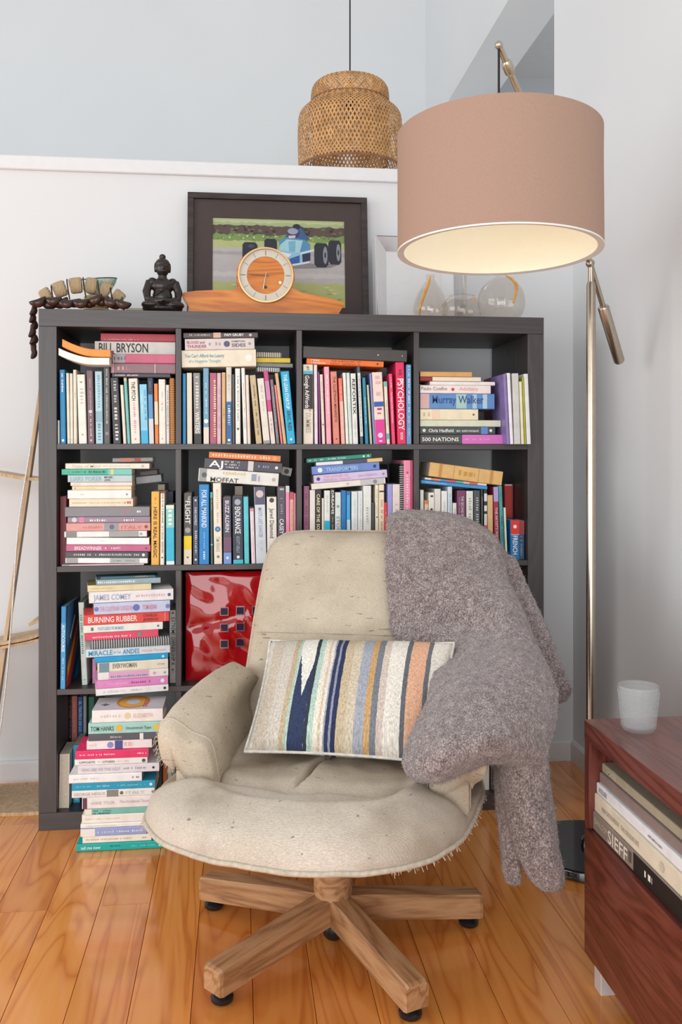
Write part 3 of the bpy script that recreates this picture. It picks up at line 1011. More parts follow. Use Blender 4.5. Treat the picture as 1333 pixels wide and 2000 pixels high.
# ------------------------------------------------------------------ books
# one row per book: label, group, kind (U upright, L lying), x, y, z (mm), lean, turn (deg), thickness, length, depth (mm), colour, spine print, curl
BOOK_GROUPS = ['upright books in the top left cubby', 'lying books in the top left cubby', 'upright books in the second cubby of the top row', 'lying books in the second cubby of the top row', 'upright books in the third cubby of the top row', 'lying books in the third cubby of the top row', 'lying books in the top right cubby', 'upright books in the top right cubby', 'upright books in the left cubby of the second row', 'lying books in the left cubby of the second row', 'upright books in the second cubby of the second row', 'lying books in the second cubby of the second row', 'upright books in the third cubby of the second row', 'lying books in the third cubby of the second row', 'upright books in the right cubby of the second row', 'lying books in the right cubby of the second row', 'upright books in the left cubby of the third row', 'upright books in the bottom left cubby', 'books stacked on the floor', 'books stacked in the third row left cubby']
BOOKS = [
    ('narrow navy book, first upright from left, top left cubby', 0, 'U', 54.8, 70.0, 1104.7, -0.08, 0.0, 7.0, 218.4, 144, '1d2c4c', '', 0),
    ('short pale green booklet, second upright from left, top left cubby', 0, 'U', 53.7, 10.0, 1104.7, -0.27, 0.0, 4.9, 66.9, 50, 'd4e2d6', '', 0),
    ('slim bright blue book, third upright from left, top left cubby', 0, 'U', 66.2, 10.0, 1104.8, -0.75, 0.0, 15.2, 212.2, 140, '1B86BE', 'D:.05:.3:.4:0:ffffff;M:.955:.5:e8f2f8', 0),
    ('slim cream book, fourth upright from left, top left cubby', 0, 'U', 81.8, 10.0, 1104.8, -0.97, 0.0, 7.8, 202.9, 134, 'E8E3D2', 'D:.93:.96:.3:0:8a8578', 0),
    ('narrow cream book, fifth upright from left, top left cubby', 0, 'U', 90.5, 10.0, 1104.7, -0.53, 0.0, 7.8, 202.1, 133, 'E9E4D4', 'D:.93:.96:.3:0:8a8578', 0),
    ('tall cream book, sixth upright from left, top left cubby', 0, 'U', 100.5, 10.0, 1104.7, -0.5, 0.0, 9.1, 212.7, 140, 'E6E1CE', 'D:.3:.4:.4:0:b8b09c;D:.93:.96:.3:0:8a8578', 0),
    ('wide off-white book, seventh upright from left, top left cubby', 0, 'U', 121.7, 10.0, 1105.0, -1.7, 0.0, 22.2, 199.0, 131, 'F0EDE4', 'D:.1:.14:.5:0:9a968c;D:.2:.42:.6:0:c8c4b8;M:.87:.25:c0a898', 0),
    ('plum brown book, eighth upright from left, top left cubby', 0, 'U', 145.2, 10.0, 1104.9, -1.27, 0.0, 17.2, 210.7, 139, '7A6066', 'D:.1:.55:.25:0:c8b8ba;M:.56:.6:d8ccd0;D:.6:.9:.35:0:d8ccd0;M:.955:.4:c8bcc0', 0),
    ('pale blue mottled book, ninth upright from left, top left cubby', 0, 'U', 168.3, 10.0, 1104.9, -0.9, 0.0, 19.8, 208.4, 138, 'B4D8E2', 'D:.05:.5:.5:0:7fb6c8;B:.55:.7:8fb8c8;D:.72:.95:.6:0:6a9ab0', 0),
    ('tall dark grey book, tenth upright from left, top left cubby', 0, 'U', 189.7, 10.0, 1104.7, -0.27, 0.0, 17.0, 229.8, 152, '58585a', 'D:.06:.75:.35:0:d0d0d0;M:.87:.6:8e8e8e', 0),
    ('charcoal book with white script, eleventh upright from left, top left cubby', 0, 'U', 218.3, 10.0, 1105.2, -2.45, 0.0, 21.7, 190.4, 126, '3b3b3d', 'D:.05:.4:.5:0:b4b4b4;D:.45:.95:.6:0:d8d8d8', 0),
    ('slim ivory booklet, twelfth upright from left, top left cubby', 0, 'U', 240.1, 10.0, 1104.9, -3.13, 0.0, 8.5, 170.2, 112, 'E8E0D0', '', 0),
    ('thin leaning teal book, thirteenth upright from left, top left cubby', 0, 'U', 251.6, 10.0, 1104.9, -3.31, 0.0, 8.2, 191.0, 126, '7CC0BE', 'B:0:.05:d8c890', 0),
    ('cream book with black capitals, fourteenth upright from left, top left cubby', 0, 'U', 270.9, 10.0, 1105.2, -2.48, 0.0, 25.3, 189.1, 125, 'F1E6D8', 'T:THE PITCH:.05:.34:.42:0:2a2a28;D:.37:.85:.34:0:d59ac0;M:.93:.2:c89080', 0),
    ('sky blue book, fifteenth upright from left, top left cubby', 0, 'U', 296.7, 10.0, 1105.0, -1.68, 0.0, 20.6, 172.4, 114, '8CD0EA', 'D:.1:.6:.3:.2:4a9cc0;B:.78:1:48b4e0;D:.15:.5:.25:-.2:d8f0f8', 0),
    ('blue book with navy top, sixteenth upright from left, top left cubby', 0, 'U', 316.1, 10.0, 1104.9, -1.4, 0.0, 13.7, 190.9, 126, '5d94c8', 'B:0:.25:3a4058;B:.62:1:d6dadc;D:.05:.2:.4:0:8890a8', 0),
    ('narrow orange book, seventeenth upright from left, top left cubby', 0, 'U', 331.0, 10.0, 1104.8, -0.94, 0.0, 10.5, 174.7, 115, 'E8833A', 'B:.3:.68:f0d8b8', 0),
    ('white book with faint lettering, eighteenth upright from left, top left cubby', 0, 'U', 347.3, 10.0, 1104.8, -0.63, 0.0, 18.8, 187.4, 124, 'F3E9DF', 'D:.2:.5:.25:0:d8b8b0;M:.38:.2:c05050;M:.92:.2:a09890', 0),
    ('slim grey white book, nineteenth upright from left, top left cubby', 0, 'U', 363.0, 10.0, 1104.7, -0.48, 0.0, 9.3, 171.5, 113, 'dcdcd8', 'D:.1:.8:.5:0:9a9a98', 0),
    ('brown wire bound notebook, twentieth upright from left, top left cubby', 0, 'U', 376.3, 10.0, 1104.8, -0.55, 0.0, 13.1, 191.1, 150, 'a8682c', 'C:.01:.99:0:e8b060', 0),
    ('thin black book, first lying from bottom, top left cubby', 1, 'L', 368.9, 6.0, 1302.5, -90.0, 0.0, 11.5, 164.5, 109, '3c4048', 'D:.05:.45:.5:0:d0d0d0', 0.0),
    ('plum hardback, second lying from bottom, top left cubby', 1, 'L', 383.6, 10.0, 1323.2, -90.0, 0.0, 29.2, 183.2, 121, '8E6C74', 'D:.1:.25:.6:0:c8a8a0;B:.03:.04:e0c8c0;B:.68:.69:e8d8d0', 0.0),
    ('pink paperback, third lying from bottom, top left cubby', 1, 'L', 383.6, 10.0, 1351.5, -90.0, 0.0, 26.6, 178.2, 118, 'C8607F', 'B:0:.2:a8a4ac;D:.02:.2:.5:0:6a6a70', 0.0),
    ('thick cream book with large black capitals, fourth lying from bottom, top left cubby', 1, 'L', 378.8, 80.0, 1387.4, -90.0, 0.0, 44.4, 234.5, 155, 'EFECE2', 'T:BILL BRYSON:.05:.66:.6:.08:35322e', 0.0),
    ('red paperback, fifth lying from bottom, top left cubby', 1, 'L', 378.8, 80.0, 1421.7, -90.0, 0.0, 23.3, 217.4, 144, 'C84858', 'D:.05:.5:.25:-.3:e8a8a8', 0.0),
    ('floppy white paperback with curled end, top left cubby', 1, 'L', 203.2, -42.0, 1337.4, -90.0, 0.0, 20.6, 139.4, 115, 'ECEDEA', '', 26.0),
    ('floppy orange paperback with curled end, top left cubby', 1, 'L', 205.9, -42.0, 1359.6, -88.84, 0.0, 21.7, 132.7, 115, 'E8963E', '', 26.0),
    ('slim blue book, first upright from left, top row second cubby', 2, 'U', 410.0, 10.0, 1104.7, -0.04, 0.0, 10.0, 204.8, 135, '1E86BE', '', 0),
    ('cream book, second upright from left, top row second cubby', 2, 'U', 425.3, 10.0, 1104.7, -0.32, 0.0, 14.4, 206.9, 137, 'E4DCC8', 'B:0:1:E4DCC8', 0),
    ('black and white marbled book, third upright from left, top row second cubby', 2, 'U', 448.9, 10.0, 1104.9, -1.0, 0.0, 19.6, 206.9, 137, '8f8f8c', 'D:.05:.5:.6:0:d8d8d4;T:WRITERS:.55:.85:.6:0:f0f0ec;B:.86:1:3a3a3a', 0),
    ('blue and white book, fourth upright from left, top row second cubby', 2, 'U', 473.3, 10.0, 1104.7, -0.22, 0.0, 15.9, 221.7, 146, '6FA3BF', 'D:.2:.6:.4:0:d4e4ec;M:.7:.8:f0f4f4;B:.78:1:e8dccc', 0),
    ('deep mauve red book, fifth upright from left, top row second cubby', 2, 'U', 493.8, 10.0, 1104.7, -0.08, 0.0, 20.0, 207.6, 137, 'B05A6E', 'D:.1:.9:.45:.2:e8d8b8', 0),
    ('pale lilac book, sixth upright from left, top row second cubby', 2, 'U', 510.3, 10.0, 1104.7, 0.0, 0.0, 11.3, 207.6, 137, 'D9B9C4', 'D:.2:.8:.3:0:b090a0', 0),
    ('tan book, seventh upright from left, top row second cubby', 2, 'U', 524.5, 10.0, 1104.7, -0.24, 0.0, 10.7, 209.4, 138, 'D8AE78', 'D:.5:.65:.3:0:8a6838', 0),
    ('beige and blue book, eighth upright from left, top row second cubby', 2, 'U', 539.6, 10.0, 1104.7, -0.22, 0.0, 15.4, 225.2, 149, 'D9D5C8', 'D:.1:.3:.5:0:b8b0a0;B:.45:.99:2f6ca8;D:.5:.75:.6:0:e8eef4;M:.95:.5:ffffff', 0),
    ('thin dark grey book, ninth upright from left, top row second cubby', 2, 'U', 552.7, 10.0, 1104.7, -0.33, 0.0, 6.7, 203.8, 135, '5a5650', '', 0),
    ('white book with grey lettering, tenth upright from left, top row second cubby', 2, 'U', 565.8, 10.0, 1104.7, -0.34, 0.0, 14.3, 221.5, 146, 'EDEDE8', 'D:.1:.7:.4:0:9a9a98;M:.8:.5:6a6a6a', 0),
    ('slim white book, eleventh upright from left, top row second cubby', 2, 'U', 587.1, 10.0, 1104.9, -1.8, 0.0, 10.2, 223.0, 147, 'F2EFE8', 'D:.2:.8:.3:0:b0aca4', 0),
    ('slim blush book, twelfth upright from left, top row second cubby', 2, 'U', 598.2, 10.0, 1104.8, -1.81, 0.0, 9.0, 202.6, 134, 'EBD9CE', '', 0),
    ('leaning tan book with black lettering, thirteenth upright from left, top row second cubby', 2, 'U', 627.4, 10.0, 1105.5, -5.51, 0.0, 17.2, 202.3, 134, 'C9B48C', 'D:.14:.45:.3:0:4a4030;D:.5:.88:.3:0:4a4030', 0),
    ('leaning cream book, fourteenth upright from left, top row second cubby', 2, 'U', 650.2, 10.0, 1105.7, -5.65, 0.0, 19.5, 193.1, 127, 'E4E0D4', 'D:.1:.5:.3:0:c0b8a8;B:.95:1:a0a0a0', 0),
    ('leaning magenta book, fifteenth upright from left, top row second cubby', 2, 'U', 668.7, 10.0, 1105.4, -5.8, 0.0, 13.1, 216.0, 143, 'C94880', 'B:.14:.4:d088b4;B:.56:1:e6dcd2;D:.65:.85:.4:0:a09890', 0),
    ('leaning grey book, sixteenth upright from left, top row second cubby', 2, 'U', 682.8, 10.0, 1105.2, -5.74, 0.0, 9.6, 190.3, 126, '77737a', 'D:.1:.9:.5:0:b0acb4', 0),
    ('thin salmon book, seventeenth upright from left, top row second cubby', 2, 'U', 694.0, 10.0, 1105.0, -6.4, 0.0, 5.8, 174.7, 115, 'E58A86', '', 0),
    ('thin tan leaning book, eighteenth upright from left, top row second cubby', 2, 'U', 703.7, 10.0, 1105.2, -6.9, 0.0, 9.1, 210.0, 139, 'D6B48C', '', 0),
    ('wide cyan leaning book, nineteenth upright from left, top row second cubby', 2, 'U', 722.6, 10.0, 1105.8, -5.31, 0.0, 24.4, 213.8, 141, '17AFDC', 'T:THE LEAN STARTUP:.04:.52:.42:-.02:f4fbff;T:ERIC RIES:.55:.82:.42:0:1f3a50;M:.94:.3:d8f0f8', 0),
    ('thick cream paperback, first lying from bottom, top row second cubby', 3, 'L', 618.2, 10.0, 1358.3, -91.67, 0.0, 50.0, 215.9, 143, 'E9DFC8', "T:You Can't Afford the Luxury:.04:.57:.2:.17:4aa0b0;T:of a Negative Thought:.09:.52:.17:-.14:8ab8c0;M:.9:.4:f8f4ec", 0.0),
    ('grey white paperback with maroon lettering, second lying from bottom, top row second cubby', 3, 'L', 613.4, 10.0, 1400.2, -91.71, 0.0, 32.9, 201.8, 133, 'D9CFC9', 'T:BLOOD and:.03:.28:.24:.18:a8486a;T:THUNDER:.03:.31:.26:-.18:a8486a;D:.34:.53:.4:0:a89ca8;M:.6:.55:5a5878;T:HAMPTON:.67:.86:.14:.22:5a5460;T:SIDES:.67:.87:.28:-.12:5a5460;M:.93:.25:a0989c', 0.0),
    ('dark paperback, third lying from bottom, top row second cubby', 3, 'L', 623.1, 10.0, 1425.5, -91.37, 0.0, 16.4, 215.7, 142, '55484A', 'D:.08:.36:.38:.05:c8c0bc;B:.4:.5:d8b0a0;T:PAM GRUBY:.55:.81:.45:.05:ffffff;M:.9:.5:d0c8d0', 0.0),
    ('white wire bound notepad, fourth lying from bottom, top row second cubby', 3, 'L', 690.3, 60.0, 1327.4, -88.37, 0.0, 13.5, 68.8, 90, 'e8e8e6', 'C:.02:.98:0:404040', 0.0),
    ('grey folder, fifth lying from bottom, top row second cubby', 3, 'L', 729.2, 60.0, 1341.3, -89.18, 0.0, 12.5, 107.2, 90, '8a8e92', '', 0.0),
    ('yellow folder, sixth lying from bottom, top row second cubby', 3, 'L', 721.6, 60.0, 1356.8, -90.0, 0.0, 14.6, 100.8, 90, 'F0D23C', '', 0.0),
    ('wire bound notebook with pale cover, seventh lying from bottom, top row second cubby', 3, 'L', 694.7, 60.0, 1372.6, -89.31, 0.0, 15.6, 73.2, 90, 'd8d4c8', 'C:.02:.98:0:6a6040', 0.0),
    ('black and cream guidebook, first upright from left, top row third cubby', 4, 'U', 772.6, 10.0, 1104.8, -0.2, 0.0, 29.3, 235.5, 155, 'E9DFCE', 'B:.08:.12:58b8d0;B:.12:.56:2f2d2c;T:#1:.02:.07:.3:0:6a6058;T:Google AdWords:.14:.55:.42:-.1:f4f0e8;T:for:.565:.595:.25:.2:8a8478;T:DUMMIES:.61:.86:.5:0:b8aea0', 0),
    ('tall pale lilac book, second upright from left, top row third cubby', 4, 'U', 796.3, 10.0, 1104.7, -0.58, 0.0, 9.7, 235.1, 155, 'E8DDE6', '', 0),
    ('thin purple book, third upright from left, top row third cubby', 4, 'U', 807.1, 10.0, 1104.7, -1.11, 0.0, 4.0, 213.6, 141, '9A4F90', '', 0),
    ('slim cream pink book, fourth upright from left, top row third cubby', 4, 'U', 818.6, 10.0, 1104.9, -2.14, 0.0, 8.8, 206.5, 136, 'EDDCD0', 'D:.1:.4:.4:0:c8a8a0;M:.72:.5:6a5a50', 0),
    ('pale pink book, fifth upright from left, top row third cubby', 4, 'U', 834.3, 10.0, 1104.9, -1.85, 0.0, 14.6, 229.5, 151, 'F2A9BC', 'D:.1:.6:.3:0:ffffff', 0),
    ('salmon book with dark lettering, sixth upright from left, top row third cubby', 4, 'U', 857.0, 10.0, 1105.1, -2.51, 0.0, 18.6, 215.2, 142, 'E08A78', 'T:THE CLUETRAIN MANIFESTO:.07:.7:.38:.05:5a3028;M:.93:.25:6a4038', 0),
    ('coral book, seventh upright from left, top row third cubby', 4, 'U', 876.5, 10.0, 1105.0, -2.6, 0.0, 11.2, 195.8, 129, 'F07868', 'B:.35:1:e8b8a8;D:.1:.9:.4:0:f0d8cc', 0),
    ('slim white book, eighth upright from left, top row third cubby', 4, 'U', 889.2, 10.0, 1104.9, -2.56, 0.0, 8.9, 212.0, 140, 'EEF0E6', 'D:.2:.5:.3:0:c8ccc0', 0),
    ('slim pale mint book, ninth upright from left, top row third cubby', 4, 'U', 900.1, 10.0, 1104.9, -2.49, 0.0, 9.5, 212.1, 140, 'DDEBE4', 'D:.3:.7:.3:0:a8c0b8', 0),
    ('white book with bold black letters, tenth upright from left, top row third cubby', 4, 'U', 913.9, 10.0, 1105.0, -2.04, 0.0, 15.3, 210.3, 139, 'E9EAE4', 'T:REFORTIX:.08:.58:.55:0:2a2a2a;D:.65:.9:.4:0:c0c0bc', 0),
    ('slate book with white panel, eleventh upright from left, top row third cubby', 4, 'U', 932.7, 10.0, 1104.9, -2.51, 0.0, 8.9, 230.8, 152, '4E5E68', 'B:.08:.9:dfe4e0;D:.12:.85:.4:0:70787c', 0),
    ('teal blue book, twelfth upright from left, top row third cubby', 4, 'U', 948.0, 10.0, 1104.9, -2.71, 0.0, 9.5, 198.3, 131, '2F86A8', 'D:.3:.7:.5:0:a8d4e0', 0),
    ('thin olive cream book, thirteenth upright from left, top row third cubby', 4, 'U', 961.0, 10.0, 1104.9, -3.42, 0.0, 5.5, 176.8, 117, 'C9CFA8', '', 0),
    ('thin lavender blue book, fourteenth upright from left, top row third cubby', 4, 'U', 971.0, 10.0, 1104.9, -3.4, 0.0, 5.6, 211.3, 139, '8E96CE', '', 0),
    ('thick cream and magenta book, fifteenth upright from left, top row third cubby', 4, 'U', 989.7, 10.0, 1105.5, -3.06, 0.0, 30.6, 214.2, 141, 'F4DACF', 'D:.05:.35:.7:0:e0b8b8;B:.41:.48:2f5fb0;D:.5:.58:.6:0:a84060;B:.66:1:E23C9A;M:.88:.5:f8e0f0;D:.95:.97:.5:0:f8e0f0', 0),
    ('slim cream and teal book, sixteenth upright from left, top row third cubby', 4, 'U', 1013.0, 10.0, 1104.9, -2.84, 0.0, 9.6, 187.4, 124, 'EBE0CC', 'B:0:.08:6cc0c0;D:.3:.7:.4:0:88b8b8;B:.83:.92:58b4bc', 0),
    ('rose pink book, seventeenth upright from left, top row third cubby', 4, 'U', 1029.3, 10.0, 1104.9, -2.77, 0.0, 10.2, 210.5, 139, 'E8487A', 'D:.05:.2:.4:0:f8d0dc;T:The Power of the Subconscious:.26:.7:.4:0:f8d8e0', 0),
    ('thick hot pink book with huge white letters, eighteenth upright from left, top row third cubby', 4, 'U', 1053.8, 10.0, 1105.1, -1.55, 0.0, 26.0, 244.7, 161, 'E5245E', 'M:.1:.3:a0184a;M:.14:.4:8a3050;T:THE:.2:.255:.3:.22:fff;T:PSYCHOLOGY:.2:.83:.66:0:fff4f6;T:BOOK:.86:.95:.3:0:fff4f6', 0),
    ('tall blue book, nineteenth upright from left, top row third cubby', 4, 'U', 1075.7, 10.0, 1104.7, -0.21, 0.0, 14.9, 238.6, 157, '6C9CCB', 'D:.02:.15:.4:0:d0e4f4;D:.18:.6:.45:0:e4f0fa;D:.65:.9:.35:0:c8dcee', 0),
    ('orange paperback, first lying from bottom, top row third cubby', 5, 'L', 997.9, 10.0, 1343.2, -88.21, 0.0, 17.4, 230.2, 152, 'F0762A', 'T:MARK:.06:.17:.3:.2:fce8d0;T:MANSON:.06:.24:.3:-.25:fce8d0;T:THE SUBTLE ART OF:.31:.7:.3:.2:a84818;T:NOT GIVING A:.31:.7:.28:-.25:a84818;M:.92:.4:8a4018', 0.0),
    ('long black box file, second lying from bottom, top row third cubby', 5, 'L', 1068.6, 10.0, 1368.4, -88.32, 0.0, 35.4, 311.0, 190, '45413f', 'M:.72:.12:d0ccc8;M:.955:.1:c8c4c0', 0.0),
    ('black and pink hardback, first lying from bottom, top right cubby', 6, 'L', 1377.4, 10.0, 1119.6, -90.0, 0.0, 29.6, 267.7, 177, '4A4A48', 'B:.48:1:D774C0;T:500 NATIONS:.02:.44:.38:0:f4f2ee;D:.5:.8:.2:0:e8a8d8', 0.0),
    ('dark green grey hardback, second lying from bottom, top right cubby', 6, 'L', 1340.6, 10.0, 1146.1, -90.0, 0.0, 22.5, 230.9, 152, '47504E', 'M:.05:.45:e0e4e4;T:Chris Hadfield:.11:.44:.42:0:f0f2f2;T:an astronaut:.48:.78:.36:0:d8dcdc;B:.81:.9:5a8cc8;M:.94:.4:e8ecec', 0.0),
    ('white and green magazine, third lying from bottom, top right cubby', 6, 'L', 1358.0, 10.0, 1167.6, -90.0, 0.0, 19.8, 248.3, 164, 'D9DCC6', '', 0.0),
    ('cream paperback, fourth lying from bottom, top right cubby', 6, 'L', 1287.7, 10.0, 1194.3, -90.0, 0.0, 32.7, 178.0, 118, 'EFE3C4', 'D:.05:.16:.6:0:d8b890;B:.2:.33:f0d4b8;M:.92:.2:6a6050', 0.0),
    ('thick blue hardback, fifth lying from bottom, top right cubby', 6, 'L', 1338.6, 10.0, 1234.3, -90.0, 0.0, 46.4, 228.9, 151, '5F8FC8', 'B:0:.12:d8b0b0;T:Murray Walker:.16:.85:.5:.12:31508a;B:.48:.62:a8ccc8;B:.7:.76:a4c8dc;B:.84:.9:b0d0e0', 0.0),
    ('off-white paperback, sixth lying from bottom, top right cubby', 6, 'L', 1326.7, 10.0, 1270.1, -90.0, 0.0, 24.5, 217.0, 143, 'F2E4DE', 'T:Paulo Coelho:.01:.38:.42:.1:9a8c88;M:.46:.4:b84858;T:Adultery:.55:.82:.42:.1:e0b0b0', 0.0),
    ('thin white booklet, seventh lying from bottom, top right cubby', 6, 'L', 1339.9, 10.0, 1288.4, -90.0, 0.0, 11.3, 200.4, 132, 'EEEBE8', '', 0.0),
    ('thin dark red book, eighth lying from bottom, top right cubby', 6, 'L', 1296.1, 10.0, 1300.9, -90.0, 0.0, 12.9, 186.4, 123, '8d2a35', 'B:.2:1:eee0c8', 0.0),
    ('tan paper envelope, ninth lying from bottom, top right cubby', 6, 'L', 1268.5, 10.0, 1315.4, -90.0, 0.0, 15.4, 158.8, 105, 'D9A566', '', 0.0),
    ('crimson magazine, first upright from left, top right cubby', 7, 'U', 1411.0, 200.0, 1104.8, -1.15, 0.0, 14.2, 224.2, 150, 'A84060', '', 0),
    ('purple magazine, second upright from left, top right cubby', 7, 'U', 1367.8, -38.0, 1104.9, -3.13, 0.0, 8.6, 209.3, 138, '8a78b0', '', 0),
    ('white magazine, third upright from left, top right cubby', 7, 'U', 1378.3, -38.0, 1104.9, -2.83, 0.0, 9.9, 212.1, 140, 'EDEBF0', '', 0),
    ('thick pale grey magazine, fourth upright from left, top right cubby', 7, 'U', 1395.6, -38.0, 1105.0, -1.9, 0.0, 19.4, 211.1, 139, 'CFCFCC', '', 0),
    ('cream magazine, fifth upright from left, top right cubby', 7, 'U', 1412.1, -38.0, 1104.9, -2.25, 0.0, 8.6, 186.8, 123, 'EADFBE', '', 0),
    ('thin green magazine, sixth upright from left, top right cubby', 7, 'U', 1420.1, -38.0, 1104.8, -2.2, 0.0, 4.8, 199.4, 132, 'A8B040', '', 0),
    ('thick white magazine, seventh upright from left, top right cubby', 7, 'U', 1430.7, -38.0, 1105.0, -2.52, 0.0, 12.5, 210.1, 139, 'E4E4E4', '', 0),
    ('tall dark red album, first upright from left, second row left cubby', 8, 'U', 60.9, 40.0, 753.2, 0.0, 0.0, 19.8, 198.4, 131, '7E2A38', '', 0),
    ('thin pale pink paperback, first lying from bottom, second row left cubby', 9, 'L', 293.9, 10.0, 755.2, -90.0, 0.0, 3.9, 231.6, 153, 'EBC9D2', 'B:0:.09:9a9aa0;M:.9:.4:8a7080', 0.0),
    ('white paperback, second lying from bottom, second row left cubby', 9, 'L', 304.5, 10.0, 765.3, -89.05, 0.0, 15.8, 231.6, 153, 'F4F4F2', 'B:.01:.15:a8a8a8;B:.54:.9:b8b8b4;D:.56:.88:.3:0:8a8a88', 0.0),
    ('dark grey paperback, third lying from bottom, second row left cubby', 9, 'L', 304.5, 10.0, 782.6, -89.13, 0.0, 17.4, 231.0, 152, '54545A', 'D:.1:.33:.42:0:e8e8e8;D:.36:.9:.4:0:d0d0d0;M:.95:.5:f0f0f0', 0.0),
    ('mauve pink paperback, fourth lying from bottom, second row left cubby', 9, 'L', 312.4, 10.0, 801.6, -89.18, 0.0, 19.6, 237.6, 157, 'C4698E', 'T:BREADWINNER:.1:.42:.5:0:f8ecf2;D:.46:.64:.4:0:f8e0ec;M:.95:.3:8a3a5c', 0.0),
    ('thick white paperback, fifth lying from bottom, second row left cubby', 9, 'L', 309.2, 10.0, 821.8, -89.21, 0.0, 19.7, 233.2, 154, 'FAFAF8', 'D:.4:.48:.2:0:d0d0cc', 0.0),
    ('white and grey paperback, sixth lying from bottom, second row left cubby', 9, 'L', 302.1, 10.0, 843.8, -90.0, 0.0, 17.0, 232.4, 153, 'EDEDEB', 'B:.02:.15:8a8c8e;B:.54:.9:a8a8a6;M:.93:.5:a0b8c0', 0.0),
    ('salmon pink paperback, seventh lying from bottom, second row left cubby', 9, 'L', 312.3, 10.0, 864.6, -90.0, 0.0, 23.7, 237.3, 157, 'DDA09A', 'D:.2:.42:.4:-.05:c88480;B:.45:.62:9a9ca8;M:.54:.6:6a6c78;T:ITALY:.65:.9:.4:-.05:c88480;M:.95:.4:8a5050', 0.0),
    ('purple grey paperback, eighth lying from bottom, second row left cubby', 9, 'L', 311.6, 10.0, 885.6, -90.0, 0.0, 17.5, 232.6, 154, '9A8A9A', 'M:.08:.8:d8d4dc;B:.14:.2:d888a8;D:.24:.47:.5:-.1:f8f4f8;D:.68:.84:.5:-.1:f8f4f8', 0.0),
    ('grey paperback with pink lettering, ninth lying from bottom, second row left cubby', 9, 'L', 310.4, 10.0, 908.6, -90.0, 0.0, 27.6, 238.5, 157, '8A8A90', 'D:.06:.3:.42:.05:f0f0f2;D:.34:.62:.4:0:c890a0;D:.66:.75:.42:0:e0607a;D:.85:.91:.35:0:f0f0f0;B:0:1:8A8A90', 0.0),
    ('cream paperback with red mark, tenth lying from bottom, second row left cubby', 9, 'L', 262.8, 10.0, 934.3, -90.0, 0.0, 23.0, 179.5, 118, 'EBDFC4', 'D:.05:.85:.15:0:b0a488;D:.87:.97:.4:0:c83c50', 0.0),
    ('thick ivory paperback, eleventh lying from bottom, second row left cubby', 9, 'L', 258.4, 10.0, 958.6, -90.0, 0.0, 24.8, 179.4, 118, 'F5F3EE', 'D:.2:.26:.3:0:d8d4c8;M:.93:.25:a0a098', 0.0),
    ('thin buff paperback, twelfth lying from bottom, second row left cubby', 9, 'L', 258.4, 10.0, 977.0, -90.0, 0.0, 11.2, 166.9, 110, 'EBDDB8', 'D:.08:.4:.2:0:c0b088;M:.05:.3:4a4030', 0.0),
    ('thin blush paperback, thirteenth lying from bottom, second row left cubby', 9, 'L', 260.3, 10.0, 988.3, -90.0, 0.0, 10.5, 173.2, 114, 'F0E2D8', 'D:.05:.16:.25:0:b0a0a0', 0.0),
    ('pale blue paperback, fourteenth lying from bottom, second row left cubby', 9, 'L', 260.0, 10.0, 1004.1, -90.0, 0.0, 20.4, 180.7, 119, 'BFD0D2', 'T:LIARS POKER:.04:.53:.6:0:9ab8c4;T:MICHAEL:.57:.7:.28:.2:3a3a3c;T:LEWIS:.57:.66:.28:-.2:3a3a3c', 0.0),
    ('sea green paperback, fifteenth lying from bottom, second row left cubby', 9, 'L', 259.7, 10.0, 1023.3, -90.0, 0.0, 17.2, 197.5, 130, '48B89C', 'D:.1:.3:.25:0:2a7a68;D:.32:.62:.5:0:2a6a60;B:.66:1:7cccc0;B:.7:.74:d8d890', 0.0),
    ('ivory paperback with pale lettering, sixteenth lying from bottom, second row left cubby', 9, 'L', 309.7, 10.0, 1040.3, -90.0, 0.0, 16.0, 236.9, 156, 'EFE6D6', 'T:State of Mind:.08:.41:.55:0:dcc8b8;D:.43:.82:.2:0:d0b8a8;M:.92:.5:c0bcb4', 0.0),
    ('thin grey booklet, seventeenth lying from bottom, second row left cubby', 9, 'L', 319.1, 10.0, 1059.5, -91.12, 0.0, 12.0, 113.9, 90, '8a8c8a', 'B:.2:.5:b07868;B:.55:.7:a04838', 0.0),
    ('grey book with white page edges, eighteenth lying from bottom, second row left cubby', 9, 'L', 337.6, 80.0, 1003.8, -96.27, 0.0, 22.2, 73.8, 90, '9aa0a4', '', 0.0),
    ('small dark book, nineteenth lying from bottom, second row left cubby', 9, 'L', 325.0, 80.0, 1021.9, -95.98, 0.0, 15.6, 49.1, 90, '4a4644', '', 0.0),
    ('cream book, second upright from left, second row left cubby', 8, 'U', 331.3, 160.0, 753.2, 0.0, 0.0, 21.6, 228.8, 151, 'DAD0B8', '', 0),
    ('amber yellow book with black capitals, third upright from left, second row left cubby', 8, 'U', 326.2, 10.0, 753.2, 0.17, 0.0, 22.6, 212.5, 140, 'F0B548', 'D:.08:.16:.3:0:c88030;T:HERE IS REAL MAGIC:.21:.9:.42:0:3a3020', 0),
    ('slim cream book with dark lettering, fourth upright from left, second row left cubby', 8, 'U', 346.3, 10.0, 753.2, 0.34, 0.0, 11.8, 211.7, 140, 'F2EADC', 'D:.03:.85:.4:0:6a5a50;B:0:.02:b04030;M:.9:.4:6a5050', 0),
    ('cyan and pale green book, fifth upright from left, second row left cubby', 8, 'U', 369.9, 10.0, 753.3, -0.32, 0.0, 24.0, 173.3, 114, '38BCDC', 'B:0:.06:e8ecd8;B:.06:.38:90d4c8;D:.08:.35:.7:0:e8f4f0;B:.94:1:f0f4f0', 0),
    ('dark indigo book, sixth upright from left, second row left cubby', 8, 'U', 359.3, 130.0, 753.2, 0.0, 0.0, 22.4, 207.7, 137, '3e3c5c', '', 0),
